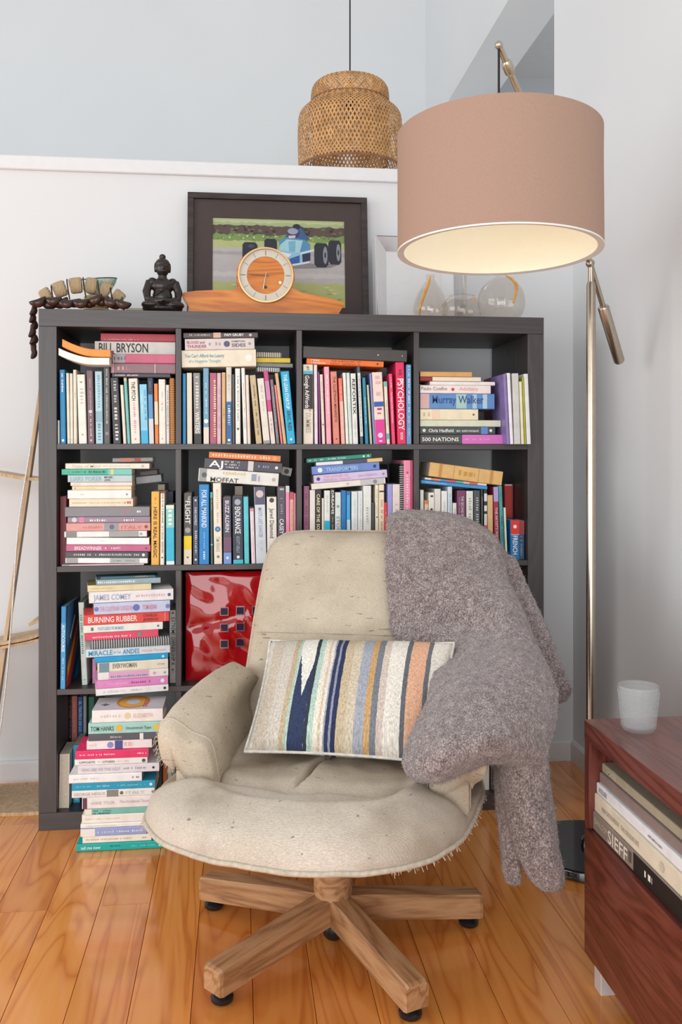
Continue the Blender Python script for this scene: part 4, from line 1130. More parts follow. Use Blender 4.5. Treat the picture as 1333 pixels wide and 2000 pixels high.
    ('dark book with yellow band, first upright from left, second row second cubby', 10, 'U', 419.7, 10.0, 753.2, 0.08, 0.0, 23.3, 208.0, 137, '54524E', 'T:THE:.04:.1:.3:.15:e8e6e0;T:FLIGHT:.11:.43:.62:0:f4f2ec;M:.52:.7:a8a6a0;B:.6:.79:F2D21C;B:.79:1:e8dcc4;M:.9:.25:6a5a48', 0),
    ('navy book with white lettering, second upright from left, second row second cubby', 10, 'U', 443.0, 10.0, 753.2, -0.17, 0.0, 16.4, 196.8, 130, '3E4658', 'M:.05:.4:d0d4dc;T:CHRIS HADFIELD:.15:.42:.4:0:d8dce4;D:.5:.85:.5:0:c0c4d0;M:.93:.4:e0e4ec', 0),
    ('thick bright blue book, third upright from left, second row second cubby', 10, 'U', 467.3, 10.0, 753.2, -0.07, 0.0, 29.1, 232.8, 154, '1B86CE', 'T:FOR ALL MANKIND:.07:.54:.5:0:e8f4fc;D:.6:.8:.15:0:b0d8f0;D:.84:.95:.3:0:d8ecf8', 0),
    ('thin dark green book, fourth upright from left, second row second cubby', 10, 'U', 489.8, 10.0, 753.2, -0.46, 0.0, 7.2, 210.5, 139, '4A5A50', 'B:0:.08:50b0a8;D:.1:.25:.4:0:d8c890;B:.72:.74:60c0b0', 0),
    ('tall cream book with blue disc, fifth upright from left, second row second cubby', 10, 'U', 508.0, 10.0, 753.4, -0.91, 0.0, 23.5, 237.1, 156, 'EDE6D6', 'T:TIM PEAKE:.66:.85:.45:0:b8ac9c;D:.08:.5:.35:0:d0c0b0;M:.57:.68:3c78ac;M:.57:.3:88b4d0;M:.91:.35:8a8478', 0),
    ('dusky purple book with white letters, sixth upright from left, second row second cubby', 10, 'U', 535.0, 10.0, 753.3, -0.43, 0.0, 23.5, 195.0, 129, '4E4A5C', 'T:BUZZ ALDRIN:.05:.52:.48:0:e8e6ee;B:.6:.82:7a5870;B:.83:1:7A9CD8;M:.91:.35:d8e4f8', 0),
    ('dark blue book with bold white letters, seventh upright from left, second row second cubby', 10, 'U', 566.4, 10.0, 753.4, -0.68, 0.0, 30.5, 196.4, 130, '2F3848', 'M:.08:.6:a8b0bc;T:ENDURANCE:.15:.55:.52:0:f4f8fa;T:SCOTT KELLY:.59:.84:.28:0:a8b4c4;M:.9:.3:e8ecf0;B:.94:1:38c0d4', 0),
    ('aqua book, eighth upright from left, second row second cubby', 10, 'U', 591.5, 10.0, 753.3, -0.93, 0.0, 14.3, 196.4, 130, '5CC8D4', '', 0),
    ('short pale pink book, ninth upright from left, second row second cubby', 10, 'U', 611.0, 10.0, 753.4, -1.86, 0.0, 11.4, 161.6, 107, 'F0DCE0', 'B:0:.05:e890a8;D:.1:.9:.25:0:d8b8c4', 0),
    ('thick pale blue book with face on spine, tenth upright from left, second row second cubby', 10, 'U', 634.1, 10.0, 753.6, -1.49, 0.0, 30.7, 224.5, 148, 'D4DEE6', "B:0:.23:5a5c78;M:.09:.72:d8c8c0;T:MAO'S LAST DANCER:.27:.66:.36:0:98a4b4;D:.7:.85:.3:0:c0ccd8", 0),
    ('cream book with black emblem, eleventh upright from left, second row second cubby', 10, 'U', 665.8, 10.0, 753.3, -0.52, 0.0, 28.5, 195.4, 129, 'EDE9E0', 'M:.05:.5:4a4844;T:Jared Diamond:.17:.62:.42:0:5a5854;D:.66:.9:.4:0:b0aca4', 0),
    ('dark plum book, twelfth upright from left, second row second cubby', 10, 'U', 694.3, 10.0, 753.3, -0.44, 0.0, 23.8, 225.2, 149, '54505C', 'D:.02:.08:.7:0:c0bcc8;D:.12:.4:.35:0:a8a4b4;T:CASEY:.42:.62:.5:0:f4f4f8', 0),
    ('pink book, thirteenth upright from left, second row second cubby', 10, 'U', 712.3, 10.0, 753.2, -0.37, 0.0, 10.9, 227.7, 150, 'F08FB8', 'B:0:.08:d8d4dc', 0),
    ('peach book, fourteenth upright from left, second row second cubby', 10, 'U', 723.8, 10.0, 753.2, -0.16, 0.0, 10.9, 208.8, 138, 'E4B4A0', 'B:0:.1:c05868;D:.15:.9:.3:0:b87860', 0),
    ('thin rose book, fifteenth upright from left, second row second cubby', 10, 'U', 733.0, 10.0, 753.2, -0.16, 0.0, 6.2, 205.8, 136, 'D68A98', '', 0),
    ('blush book, sixteenth upright from left, second row second cubby', 10, 'U', 567.6, 150.0, 753.2, 0.0, 0.0, 24.8, 222.8, 147, 'E4CFC4', '', 0),
    ('thick white paperback, first lying from bottom, second row second cubby', 11, 'L', 683.9, 10.0, 998.5, -85.87, 0.0, 38.3, 233.5, 154, 'E6E6E0', 'B:.01:.1:9aa09c;M:.07:.4:5a6064;T:MOFFAT:.15:.5:.34:-.28:4a463e;D:.3:.58:.3:.25:e0c890;D:.66:.76:.7:0:9aa0b8;M:.94:.3:b8b4ac', 0.0),
    ('black paperback with bold white initials, second lying from bottom, second row second cubby', 11, 'L', 694.2, 10.0, 1033.2, -85.97, 0.0, 30.7, 226.7, 150, '4C4A52', 'T:AJ:.06:.24:.62:0:f8f8fa;D:.26:.46:.2:.26:d8d8dc;D:.26:.45:.2:0:d8d8dc;D:.26:.44:.2:-.26:d8d8dc;B:.56:.63:d8d4d4;D:.66:.86:.3:0:8a98b8;M:.93:.3:e8e8ec', 0.0),
    ('orange paperback with cream print, third lying from bottom, second row second cubby', 11, 'L', 690.1, 10.0, 1060.9, -86.62, 0.0, 18.1, 209.1, 138, 'E88850', 'D:.05:.85:.6:0:f4d8b8;M:.92:.7:f0a868', 0.0),
    ('small grey book with dark photo, fourth lying from bottom, second row second cubby', 11, 'L', 726.1, 75.0, 1019.4, -77.54, 0.0, 25.4, 29.7, 90, 'b0aca4', 'M:.5:.6:3a3838', 0.0),
    ('mauve book, first upright from left, second row third cubby', 12, 'U', 766.9, 10.0, 753.2, 0.0, 0.0, 16.8, 226.8, 150, '8E5670', 'D:.1:.9:.5:0:6a3a52', 0),
    ('plain white book, second upright from left, second row third cubby', 12, 'U', 784.9, 10.0, 753.2, 0.0, 0.0, 16.2, 215.0, 142, 'E8E4DC', '', 0),
    ('black book with gold letters, third upright from left, second row third cubby', 12, 'U', 802.9, 10.0, 753.2, 0.0, 0.0, 18.0, 215.9, 143, '2E2A2A', 'T:CARE OF THE SOUL:.06:.62:.5:-.05:f0e4b8', 0),
    ('slim ivory book, fourth upright from left, second row third cubby', 12, 'U', 816.0, 10.0, 753.2, 0.0, 0.0, 6.6, 191.0, 126, 'e4dccc', '', 0),
    ('white and cyan book, fifth upright from left, second row third cubby', 12, 'U', 828.9, 10.0, 753.2, 0.0, 0.0, 17.5, 213.7, 141, 'E4E8E2', 'D:.05:.3:.3:0:b8c8c4;B:.42:1:1FB4D4', 0),
    ('black book with white letters, sixth upright from left, second row third cubby', 12, 'U', 844.9, 10.0, 753.2, 0.0, 0.0, 11.7, 217.6, 144, '3A3434', 'T:DREAMS:.02:.34:.6:0:f4f0e8;D:.38:.6:.3:0:d0ccc4', 0),
    ('white book with grey capitals, seventh upright from left, second row third cubby', 12, 'U', 861.0, 10.0, 753.2, 0.0, 0.0, 17.5, 207.9, 137, 'DDE5E2', 'M:.2:.5:8aa8a0;T:STORY:.34:.62:.55:0:8a9694', 0),
    ('blue book, eighth upright from left, second row third cubby', 12, 'U', 878.4, 10.0, 753.2, 0.0, 0.0, 14.9, 212.9, 141, '1B78B8', 'D:.05:.3:.4:0:2a90d0', 0),
    ('light blue book, ninth upright from left, second row third cubby', 12, 'U', 892.5, 10.0, 753.2, 0.0, 0.0, 10.9, 210.6, 139, '4AA8E0', 'B:.4:1:c0dcec;B:0:.05:2a78b8', 0),
    ('white book with faint blue print, tenth upright from left, second row third cubby', 12, 'U', 910.6, 10.0, 753.2, 0.0, 0.0, 18.4, 210.5, 139, 'E9EBE8', 'D:.1:.5:.3:0:c0d4d8', 0),
    ('slim white book with faint print, eleventh upright from left, second row third cubby', 12, 'U', 928.1, 10.0, 753.2, 0.0, 0.0, 14.1, 211.8, 140, 'E4E9E8', 'D:.1:.5:.3:0:c8d0d0', 0),
    ('wide white book, twelfth upright from left, second row third cubby', 12, 'U', 948.9, 10.0, 753.2, 0.0, 0.0, 24.0, 227.4, 150, 'EAEAE6', 'D:.28:.5:.45:0:b8b8b4', 0),
    ('short dark book, thirteenth upright from left, second row third cubby', 12, 'U', 966.8, 10.0, 753.2, 0.0, 0.0, 7.8, 175.8, 116, '55504c', '', 0),
    ('tall cream book, fourteenth upright from left, second row third cubby', 12, 'U', 978.1, 10.0, 753.2, 0.0, 0.0, 10.1, 230.3, 152, 'EFE9D2', 'D:.05:.4:.3:0:a8a080;M:.42:.5:587048', 0),
    ('cream book with rose lettering, fifteenth upright from left, second row third cubby', 12, 'U', 992.2, 10.0, 753.2, 0.0, 0.0, 15.7, 231.2, 153, 'F3E2C4', 'D:.2:.6:.5:0:d8909c;B:.08:.1:4a4038', 0),
    ('short red book, sixteenth upright from left, second row third cubby', 12, 'U', 1005.2, 10.0, 753.2, 0.0, 0.0, 9.3, 176.7, 117, 'E03C3A', 'D:.1:.5:.3:0:f8c8c0', 0),
    ('lilac book, seventeenth upright from left, second row third cubby', 12, 'U', 1017.9, 10.0, 753.2, 0.0, 0.0, 14.8, 231.5, 153, 'A0A0E0', '', 0),
    ('blush book with pale lettering, eighteenth upright from left, second row third cubby', 12, 'U', 1036.8, 10.0, 753.2, 0.0, 0.0, 21.9, 231.4, 153, 'EBDCD4', 'D:.25:.6:.5:0:d8c0bc', 0),
    ('tall black notebook, nineteenth upright from left, second row third cubby', 12, 'U', 1063.9, 215.0, 753.2, 0.0, 0.0, 43.6, 288.0, 150, '262424', '', 0),
    ('black wire bound notebook, twentieth upright from left, second row third cubby', 12, 'U', 1053.5, 10.0, 753.2, 0.0, 0.0, 10.2, 291.5, 192, '1f1f20', 'C:.01:.99:0:f4f4f4', 0),
    ('tall pink book, twenty-first upright from left, second row third cubby', 12, 'U', 1070.1, 10.0, 753.2, 0.0, 0.0, 21.9, 303.0, 200, 'F090B0', 'D:.15:.6:.5:0:f8c8d8;M:.12:.3:b04870', 0),
    ('thin deep rose book, twenty-second upright from left, second row third cubby', 12, 'U', 1084.6, 10.0, 753.2, 0.0, 0.0, 5.8, 303.0, 200, 'C84A70', '', 0),
    ('cream paperback with photo end, first lying from bottom, second row third cubby', 13, 'L', 1003.3, 10.0, 995.6, -94.58, 0.0, 17.8, 222.4, 147, 'EAE6DA', 'M:.49:.4:c0b8a8;B:.66:.98:c8c8c8;M:.86:.7:8a8c90', 0.0),
    ('lilac paperback with rose lettering, second lying from bottom, second row third cubby', 13, 'L', 1008.3, 10.0, 1017.3, -94.52, 0.0, 23.8, 220.2, 145, 'D3C4E4', 'M:.06:.45:4a4468;T:THE NATURE OF:.13:.47:.3:.2:d8a0b8;T:PERSONAL REALITY:.13:.5:.3:-.22:d8a0b8;T:Jane Roberts:.6:.86:.3:.05:d0a8c0;M:.95:.3:9888b0', 0.0),
    ('periwinkle blue paperback, third lying from bottom, second row third cubby', 13, 'L', 985.1, 10.0, 1040.2, -94.18, 0.0, 24.4, 202.8, 134, '6E8CD0', 'M:.12:.6:e8f0f8;T:TRANSFORMERS:.21:.68:.45:0:a8d4f0;M:.93:.4:2a3a60', 0.0),
    ('thin white and navy paperback, fourth lying from bottom, second row third cubby', 13, 'L', 994.3, 10.0, 1058.8, -94.02, 0.0, 10.6, 199.2, 131, 'E8E4EC', 'B:.4:.77:4a4a60;B:.77:1:e8c078', 0.0),
    ('green paperback with white lettering, fifth lying from bottom, second row third cubby', 13, 'L', 961.1, 10.0, 1070.4, -94.59, 0.0, 13.1, 193.6, 128, '2E8A78', 'D:.03:.25:.42:0:e4f0ec;D:.3:.6:.5:0:c8e0d8;M:.88:.5:d8e8e0;M:.95:.5:c8d8d0', 0.0),
    ('slim grey white book, first upright from left, second row right cubby', 14, 'U', 1114.9, 10.0, 753.2, 0.0, 0.0, 10.8, 214.0, 141, 'E4E4DA', '', 0),
    ('short peach cream book, second upright from left, second row right cubby', 14, 'U', 1128.7, 10.0, 753.2, 0.0, 0.0, 11.1, 182.8, 121, 'F0CFAE', 'B:0:.06:d88850', 0),
    ('white book with black marks, third upright from left, second row right cubby', 14, 'U', 1144.1, 10.0, 753.2, 0.0, 0.0, 17.8, 206.1, 136, 'EFEDE4', 'D:.04:.07:.6:0:3a3a3a;D:.23:.28:.6:0:3a3a3a;D:.32:.37:.6:0:3a3a3a', 0),
    ('plain off-white book, fourth upright from left, second row right cubby', 14, 'U', 1163.3, 10.0, 753.2, 0.0, 0.0, 18.2, 216.9, 143, 'E9E2DA', '', 0),
    ('white book, fifth upright from left, second row right cubby', 14, 'U', 1183.9, 10.0, 753.2, 0.0, 0.0, 17.9, 210.6, 139, 'F0F0EC', 'D:.15:.4:.4:0:c8ccd4', 0),
    ('tall pale blue book, sixth upright from left, second row right cubby', 14, 'U', 1201.1, 10.0, 753.2, 0.0, 0.0, 13.4, 223.4, 147, 'D2DEE6', 'D:.1:.5:.4:0:a8bccc', 0),
    ('dark teal book, seventh upright from left, second row right cubby', 14, 'U', 1242.6, 120.0, 753.2, 0.0, 0.0, 12.3, 209.1, 138, '2F4850', '', 0),
    ('short white book, eighth upright from left, second row right cubby', 14, 'U', 1215.6, 10.0, 753.2, 0.0, 0.0, 11.8, 174.1, 100, 'EDE8E8', 'D:.1:.3:.3:0:c09090', 0),
    ('plum book with white lettering, ninth upright from left, second row right cubby', 14, 'U', 1236.3, 10.0, 753.2, 0.0, 0.0, 26.3, 211.9, 140, '7A3E62', 'T:THE SECOND BRAIN:.08:.45:.3:.1:e0ccd8;D:.1:.5:.2:-.25:b890a8', 0),
    ('cream white book, tenth upright from left, second row right cubby', 14, 'U', 1262.1, 10.0, 753.2, 0.0, 0.0, 20.9, 210.2, 139, 'E6E6DC', 'D:.1:.45:.5:0:a8b0a8', 0),
    ('slate grey book, eleventh upright from left, second row right cubby', 14, 'U', 1284.5, 10.0, 753.2, 0.0, 0.0, 19.0, 211.7, 140, '4E5458', 'D:.1:.5:.5:0:c0c4c8', 0),
    ('thin black book, twelfth upright from left, second row right cubby', 14, 'U', 1300.0, 10.0, 753.2, 0.0, 0.0, 7.4, 214.1, 141, '2a2a2a', 'D:.1:.5:.3:0:c0c0c0', 0),
    ('slim black and white book, thirteenth upright from left, second row right cubby', 14, 'U', 1310.8, 10.0, 753.2, 0.0, 0.0, 9.7, 212.9, 141, '35322f', 'B:.05:.16:e0ddd4;B:.22:.3:e0ddd4;B:.34:.5:d8d4c8;B:.5:.6:d03c68', 0),
    ('tan book, fourteenth upright from left, second row right cubby', 14, 'U', 1326.1, 10.0, 753.2, -0.19, 0.0, 17.1, 197.3, 130, 'D9B47E', '', 0),
    ('crimson leaning book, fifteenth upright from left, second row right cubby', 14, 'U', 1348.0, 10.0, 753.4, -1.41, 0.0, 15.2, 222.1, 147, '9E3048', "B:0:.2:b0a0d0;T:THE ARTIST'S WAY:.28:.72:.5:0:e8c8b8", 0),
    ('teal leaning book, sixteenth upright from left, second row right cubby', 14, 'U', 1364.5, 10.0, 753.4, -1.91, 0.0, 10.7, 225.0, 148, '4AA0A4', 'D:.05:.2:.4:0:2a6870;D:.4:.75:.55:0:285c60', 0),
    ('thin pale green book, seventeenth upright from left, second row right cubby', 14, 'U', 1376.8, 10.0, 753.3, -2.15, 0.0, 6.2, 159.2, 105, 'dfe6d4', '', 0),
    ('tall red book, eighteenth upright from left, second row right cubby', 14, 'U', 1424.1, 140.0, 753.3, -0.6, 0.0, 24.9, 225.4, 150, 'C83C38', 'B:0:.02:e8d0c0', 0),
    ('dark red book, nineteenth upright from left, second row right cubby', 14, 'U', 1436.1, 140.0, 753.2, 0.0, 0.0, 5.8, 227.1, 150, '7A2A2E', '', 0),
    ('short red and blue dictionary, twentieth upright from left, second row right cubby', 14, 'U', 1402.9, 10.0, 753.2, -0.15, 0.0, 27.9, 120.6, 120, '1878B8', 'B:0:.36:e03028;M:.16:.4:f4e8e0;B:.355:.365:f0f0f0;T:FRENCH:.39:.86:.5:0:f0f6fa', 0),
    ('short blue book with red top, twenty-first upright from left, second row right cubby', 14, 'U', 1428.7, 30.0, 753.2, 0.0, 0.0, 20.7, 117.9, 80, '4a6484', 'B:0:.35:b05058;D:.4:.9:.4:0:a0b0c0', 0),
    ('thin blue paperback, first lying from bottom, second row right cubby', 15, 'L', 1316.0, 10.0, 972.4, -84.41, 0.0, 10.9, 203.8, 135, '3E94D0', 'D:.05:.4:.3:0:b8dcf0', 0.0),
    ('thin booklet with multicoloured edge, second lying from bottom, second row right cubby', 15, 'L', 1314.1, 10.0, 981.6, -83.96, 0.0, 6.4, 191.2, 126, 'e8e0d8', 'B:.1:.25:e08870;B:.25:.35:4a90c8;B:.35:.5:d05870;B:.5:.62:50b098;B:.62:.72:e8b0a0;B:.72:.85:d86050', 0.0),
    ('thick tan leather bound volume, third lying from bottom, second row right cubby', 15, 'L', 1362.7, 10.0, 1000.4, -82.55, 0.0, 42.6, 226.8, 150, 'E0B472', 'B:.13:.17:c89048;B:.33:.335:b88040;B:.67:.675:b88040;B:.83:.87:c89048;D:.4:.62:.5:0:c8963c', 0.0),
    ('pale mint hardback, first upright from left, third row left cubby', 16, 'U', 120.9, 45.0, 402.0, -2.48, 0.0, 16.1, 240.6, 150, 'D3E4DC', 'D:.15:.62:.5:-.1:5aa098;D:.93:.95:.6:0:a0b8b0', 0),
    ('pink book, second upright from left, third row left cubby', 16, 'U', 146.0, 60.0, 401.7, 0.0, 0.0, 12.1, 71.8, 70, 'd890c0', '', 0),
    ('white book with bold black capitals, third upright from left, third row left cubby', 16, 'U', 374.7, 40.0, 401.7, 0.0, 0.0, 19.7, 214.0, 141, 'dfe2e0', 'M:.04:.3:5a5a5a;T:EXTREME OWNERSHIP:.1:.7:.55:.05:2e2e30;D:.72:.85:.6:0:8a8a8a', 0),
    ('black book with blue letters, first upright from left, bottom left cubby', 17, 'U', 53.6, 190.0, 50.2, 0.0, 0.0, 5.2, 280.7, 185, '2c2c34', 'M:.05:.4:e0e0e4;D:.1:.24:.4:0:d8d8dc;D:.26:.45:.6:0:8ab0e0', 0),
    ('salmon red book, second upright from left, bottom left cubby', 17, 'U', 65.7, 190.0, 50.2, 0.0, 0.0, 17.6, 281.6, 185, 'E08478', 'D:.05:.4:.3:0:f0b8a8', 0),
    ('royal blue book with pale letters, third upright from left, bottom left cubby', 17, 'U', 83.4, 190.0, 50.2, 0.0, 0.0, 14.5, 278.6, 184, '2c68b4', 'T:EL TEATRO DE LO:.05:.38:.55:0:c8e0f4', 0),
    ('thin grey book, fourth upright from left, bottom left cubby', 17, 'U', 97.0, 190.0, 50.2, 0.0, 0.0, 10.1, 280.0, 185, 'b8b8b8', '', 0),
    ('dark green book, fifth upright from left, bottom left cubby', 17, 'U', 117.1, 190.0, 50.2, 0.0, 0.0, 18.4, 277.6, 183, '2e7a5c', '', 0),
    ('large book with cream page edges showing, sixth upright from left, bottom left cubby', 17, 'Uf', 64.7, 30.0, 50.4, 0.83, 0.0, 27.6, 156.9, 110, 'F1EBE2', '', 0),
    ('cyan book, seventh upright from left, bottom left cubby', 17, 'U', 93.2, 70.0, 50.2, 0.0, 0.0, 20.2, 169.3, 112, '38a8d0', 'D:.1:.6:.5:0:d8eef8;M:.93:.6:7cc8e4', 0),
    ('thin black book, eighth upright from left, bottom left cubby', 17, 'U', 337.8, 20.0, 50.2, 0.0, 0.0, 16.9, 193.8, 128, '3a3634', '', 0),
    ('rust brown book, ninth upright from left, bottom left cubby', 17, 'U', 354.7, 8.0, 50.2, 0.0, 0.0, 13.5, 195.3, 129, 'c47a4c', '', 0),
    ('slim pale green book, tenth upright from left, bottom left cubby', 17, 'U', 368.2, 8.0, 50.2, 0.0, 0.0, 12.2, 190.4, 126, 'c8d8d0', '', 0),
    ('slim grey book, eleventh upright from left, bottom left cubby', 17, 'U', 379.7, 8.0, 50.2, 0.0, 0.0, 9.6, 189.2, 125, 'b0aca8', 'D:.1:.6:.4:0:6a6a6a', 0),
    ('wide teal book, first lying from bottom, floor stack', 18, 'L', 368.5, -153.0, 10.6, -90.0, 0.0, 20.2, 236.6, 149, '16B0A8', 'T:tell me now:.05:.27:.4:.02:f0fbfa;D:.38:.5:.2:.1:0a4a4c;D:.62:.9:.25:0:80e0d8;M:.94:.4:e8f8f4', 0.0),
    ('cream paperback, second lying from bottom, floor stack', 18, 'L', 330.5, -150.0, 30.7, -90.0, 0.0, 19.2, 182.8, 121, 'F4EFE2', 'D:.05:.72:.3:0:c8bca0;D:.87:.93:.25:0:908878', 0.0),
    ('lavender blue and white paperback, third lying from bottom, floor stack', 18, 'L', 317.5, -153.0, 51.6, -90.0, 0.0, 21.6, 174.8, 115, '9CAAD8', 'B:0:.22:f0ece8;D:.13:.19:.7:0:e8b0a0;D:.26:.95:.35:0:dde4f4', 0.0),
    ('thin white paperback, fourth lying from bottom, floor stack', 18, 'L', 317.4, -152.0, 68.5, -90.0, 0.0, 11.4, 174.8, 115, 'F6F4F0', 'D:.08:.55:.3:0:c8c0b8', 0.0),
    ('plain ivory paperback, fifth lying from bottom, floor stack', 18, 'L', 315.6, -149.0, 86.1, -90.0, 0.0, 23.1, 169.9, 112, 'F3EFE4', 'D:.05:.6:.2:0:d0c8b8', 0.0),
    ('pale teal and cream paperback, sixth lying from bottom, floor stack', 18, 'L', 321.8, -150.0, 106.3, -90.0, 0.0, 16.4, 168.4, 111, '7CC0B4', 'B:0:.11:f0ead8;D:.14:.42:.35:.1:4a8880;D:.14:.4:.3:-.3:2a3a3a', 0.0),
    ('thick off-white paperback, seventh lying from bottom, floor stack', 18, 'L', 332.8, -152.0, 130.4, -90.0, 0.0, 31.2, 186.0, 123, 'EFEAE6', 'B:.01:.07:6a3a50;T:ANNE TYLER:.12:.46:.26:0:c8c0c0;T:The Accidental Tourist:.53:.98:.24:.05:c0b8c0', 0.0),
    ('white paperback with grey sketch, eighth lying from bottom, floor stack', 18, 'L', 339.1, -153.0, 156.0, -90.0, 0.0, 19.2, 219.1, 145, 'F0EEEA', 'T:GEORGE NEGUS:.02:.4:.4:0:b8b4ac;B:.42:.56:8a8884;M:.6:.5:6a7a5a;T:ITALY:.65:.88:.42:0:ccc8c0;M:.98:.4:a88898', 0.0),
    ('cyan blue paperback, ninth lying from bottom, floor stack', 18, 'L', 340.6, -152.0, 176.0, -90.0, 0.0, 20.1, 220.7, 146, '23A0C4', 'D:.05:.24:.2:0:90d8e8;D:.3:.5:.25:0:b0e4f0;D:.55:.88:.25:0:90d8e8;M:.95:.4:e8f6fa', 0.0),
    ('plain white paperback with small black initials, tenth lying from bottom, floor stack', 18, 'L', 305.4, -155.0, 197.9, -90.0, 0.0, 22.9, 192.6, 127, 'F6F6F6', 'D:.06:.4:.2:0:c8c4d0;D:.87:.96:.3:0:6a6a70', 0.0),
    ('pale grey paperback, eleventh lying from bottom, floor stack', 18, 'L', 351.4, -152.0, 221.3, -90.0, 0.0, 23.2, 215.5, 142, 'E6E2E6', 'T:WHO ARE WE THIS UGLY:.04:.52:.35:0:b8b4bc;D:.56:.84:.3:0:a0a0b4;M:.93:.3:3a3a44', 0.0),
    ('white paperback with spaced capitals, twelfth lying from bottom, floor stack', 18, 'L', 319.9, -152.0, 241.6, -90.0, 0.0, 16.5, 192.8, 127, 'F3F0EC', 'T:OPPOSITE:.06:.28:.35:0:6a6a68;D:.3:.37:.2:0:b0b0ac;T:OTHERS:.38:.55:.35:0:6a6a68;D:.57:.78:.25:0:c0bcb8;M:.95:.6:5a5a5a', 0.0),
    ('hot pink paperback, thirteenth lying from bottom, floor stack', 18, 'L', 323.1, -153.0, 261.6, -90.0, 0.0, 22.8, 193.9, 128, 'E8366E', 'D:.06:.54:.25:0:f8dce6;D:.85:.97:.25:0:f8dce6', 0.0),
    ('white paperback with blue figure, fourteenth lying from bottom, floor stack', 18, 'L', 331.8, -148.0, 285.4, -90.0, 0.0, 24.0, 173.5, 115, 'F2E8EA', 'D:.04:.14:.4:0:f0d0c8;M:.36:.7:8a90c8;B:.43:.55:4a548c;D:.57:.7:.6:0:f0b8b0', 0.0),
    ('dark grey paperback, fifteenth lying from bottom, floor stack', 18, 'L', 358.0, -150.0, 306.8, -90.0, 0.0, 18.1, 195.1, 129, '5A5A62', 'B:.7:.75:f0f0f0;D:.3:.45:.4:0:b8b8c0', 0.0),
    ('mint green hardback with dark capitals, sixteenth lying from bottom, floor stack', 18, 'L', 361.8, -151.0, 331.0, -90.0, 0.0, 29.5, 198.8, 131, 'A8D8D0', 'T:TOM HANKS:.03:.34:.42:0:3c5a58;M:.41:.62:eab84c;T:Uncommon Type:.5:.84:.26:0:486866;M:.915:.62:e8c860', 0.0),
    ('white hardback with orange ring on its cover, seventeenth lying from bottom, floor stack', 18, 'L', 361.1, -150.0, 363.5, -90.0, 0.0, 34.7, 188.5, 124, 'F4F0EE', 'D:.08:.4:.3:0:d8d0c8;M:.5:.5:e8d4a8;T:ELIZABETH:.58:.85:.32:0:e4c0b4', 0.0),
    ('slim white paperback, first lying from bottom, third row cubby stack', 19, 'L', 368.5, -50.5, 411.4, -90.0, 10.0, 19.2, 198.5, 128, 'F2F2F0', 'D:.1:.4:.4:0:d0d0d0;D:.47:.63:.35:0:c0c4cc;M:.95:.4:3a3a3a', 0.0),
    ('orchid pink paperback, second lying from bottom, third row cubby stack', 19, 'L', 367.9, -50.8, 433.0, -90.0, 10.0, 23.2, 196.7, 128, 'E58FCB', 'D:.15:.45:.25:0:f4c0e4;D:.48:.75:.35:0:b04c94;M:.92:.5:f4eef4', 0.0),
    ('white paperback with pink and blue stripes, third lying from bottom, third row cubby stack', 19, 'L', 368.5, -51.5, 455.9, -90.0, 10.0, 21.6, 193.1, 127, 'EDEBEA', 'B:.15:.72:e8a8cc;D:.18:.7:.35:-.15:38a4c8;M:.8:.4:e8a0c8;M:.95:.3:a0a0a8', 0.0),
    ('cream paperback with small blue photo, fourth lying from bottom, third row cubby stack', 19, 'L', 367.9, -51.5, 480.3, -90.0, 10.0, 26.6, 193.1, 127, 'ECE6D2', 'B:.02:.16:7a9aa8;T:EVERYWOMAN:.21:.55:.5:.1:7a7468;D:.85:.95:.25:0:a09888', 0.0),
    ('sky blue paperback, fifth lying from bottom, third row cubby stack', 19, 'L', 367.8, -50.0, 501.3, -90.0, 10.0, 14.5, 201.5, 128, '1FA4DC', 'D:.3:.6:.2:0:58bce4;M:.93:.5:d8f0fa', 0.0),
    ('pale blue paperback with blue capitals, sixth lying from bottom, third row cubby stack', 19, 'L', 372.7, -45.0, 520.3, -90.0, 10.0, 22.8, 230.4, 128, 'D8E8EE', 'T:MIRACLE:.03:.31:.58:0:3c94c4;T:OF THE:.315:.41:.3:-.05:88b4cc;T:ANDES:.43:.63:.58:0:3c94c4;T:Nando Parrado:.66:.95:.32:0:f0b8b4', 0.0),
    ('wire bound notebook, seventh lying from bottom, third row cubby stack', 19, 'L', 372.9, -47.2, 544.0, -90.0, 10.0, 23.7, 217.7, 128, '5a6064', 'C:.02:.99:.1:f0f2f2', 0.0),
    ('rose red paperback, eighth lying from bottom, third row cubby stack', 19, 'L', 340.4, -50.2, 566.4, -90.0, 10.0, 20.4, 200.7, 128, 'E4506E', 'D:.06:.62:.3:-.1:fce8ec;M:.74:.7:8a8890', 0.0),
    ('white paperback with blue capitals, ninth lying from bottom, third row cubby stack', 19, 'L', 352.6, -47.4, 587.7, -90.0, 10.0, 21.5, 216.7, 128, 'EEF0E8', 'D:.04:.14:.7:0:6a7a70;T:POSTCARDS FROM MARS:.18:.5:.42:0:7cb4d4;M:.94:.3:58887c', 0.0),
    ('red hardback with white capitals, tenth lying from bottom, third row cubby stack', 19, 'L', 369.9, -44.4, 613.0, -90.0, 10.0, 28.2, 233.6, 128, 'E4504C', 'T:BURNING RUBBER:.05:.62:.55:0:fdf4f0;T:CHARLES:.69:.86:.28:.2:8a2424;T:JENNINGS:.69:.87:.28:-.2:8a2424;B:.95:.955:f4c0b8', 0.0),
    ('white and blue paperback, eleventh lying from bottom, third row cubby stack', 19, 'L', 373.0, -48.9, 643.4, -90.0, 10.0, 31.8, 208.1, 128, 'C9D2EE', 'M:.03:.4:7a86c8;T:THE CLUETRAIN SURGEON:.07:.5:.4:0:dc98a8;M:.55:.6:6a76c0;T:TOM KEAN:.63:.82:.42:0:d88498;M:.97:.4:7a86c8', 0.0),
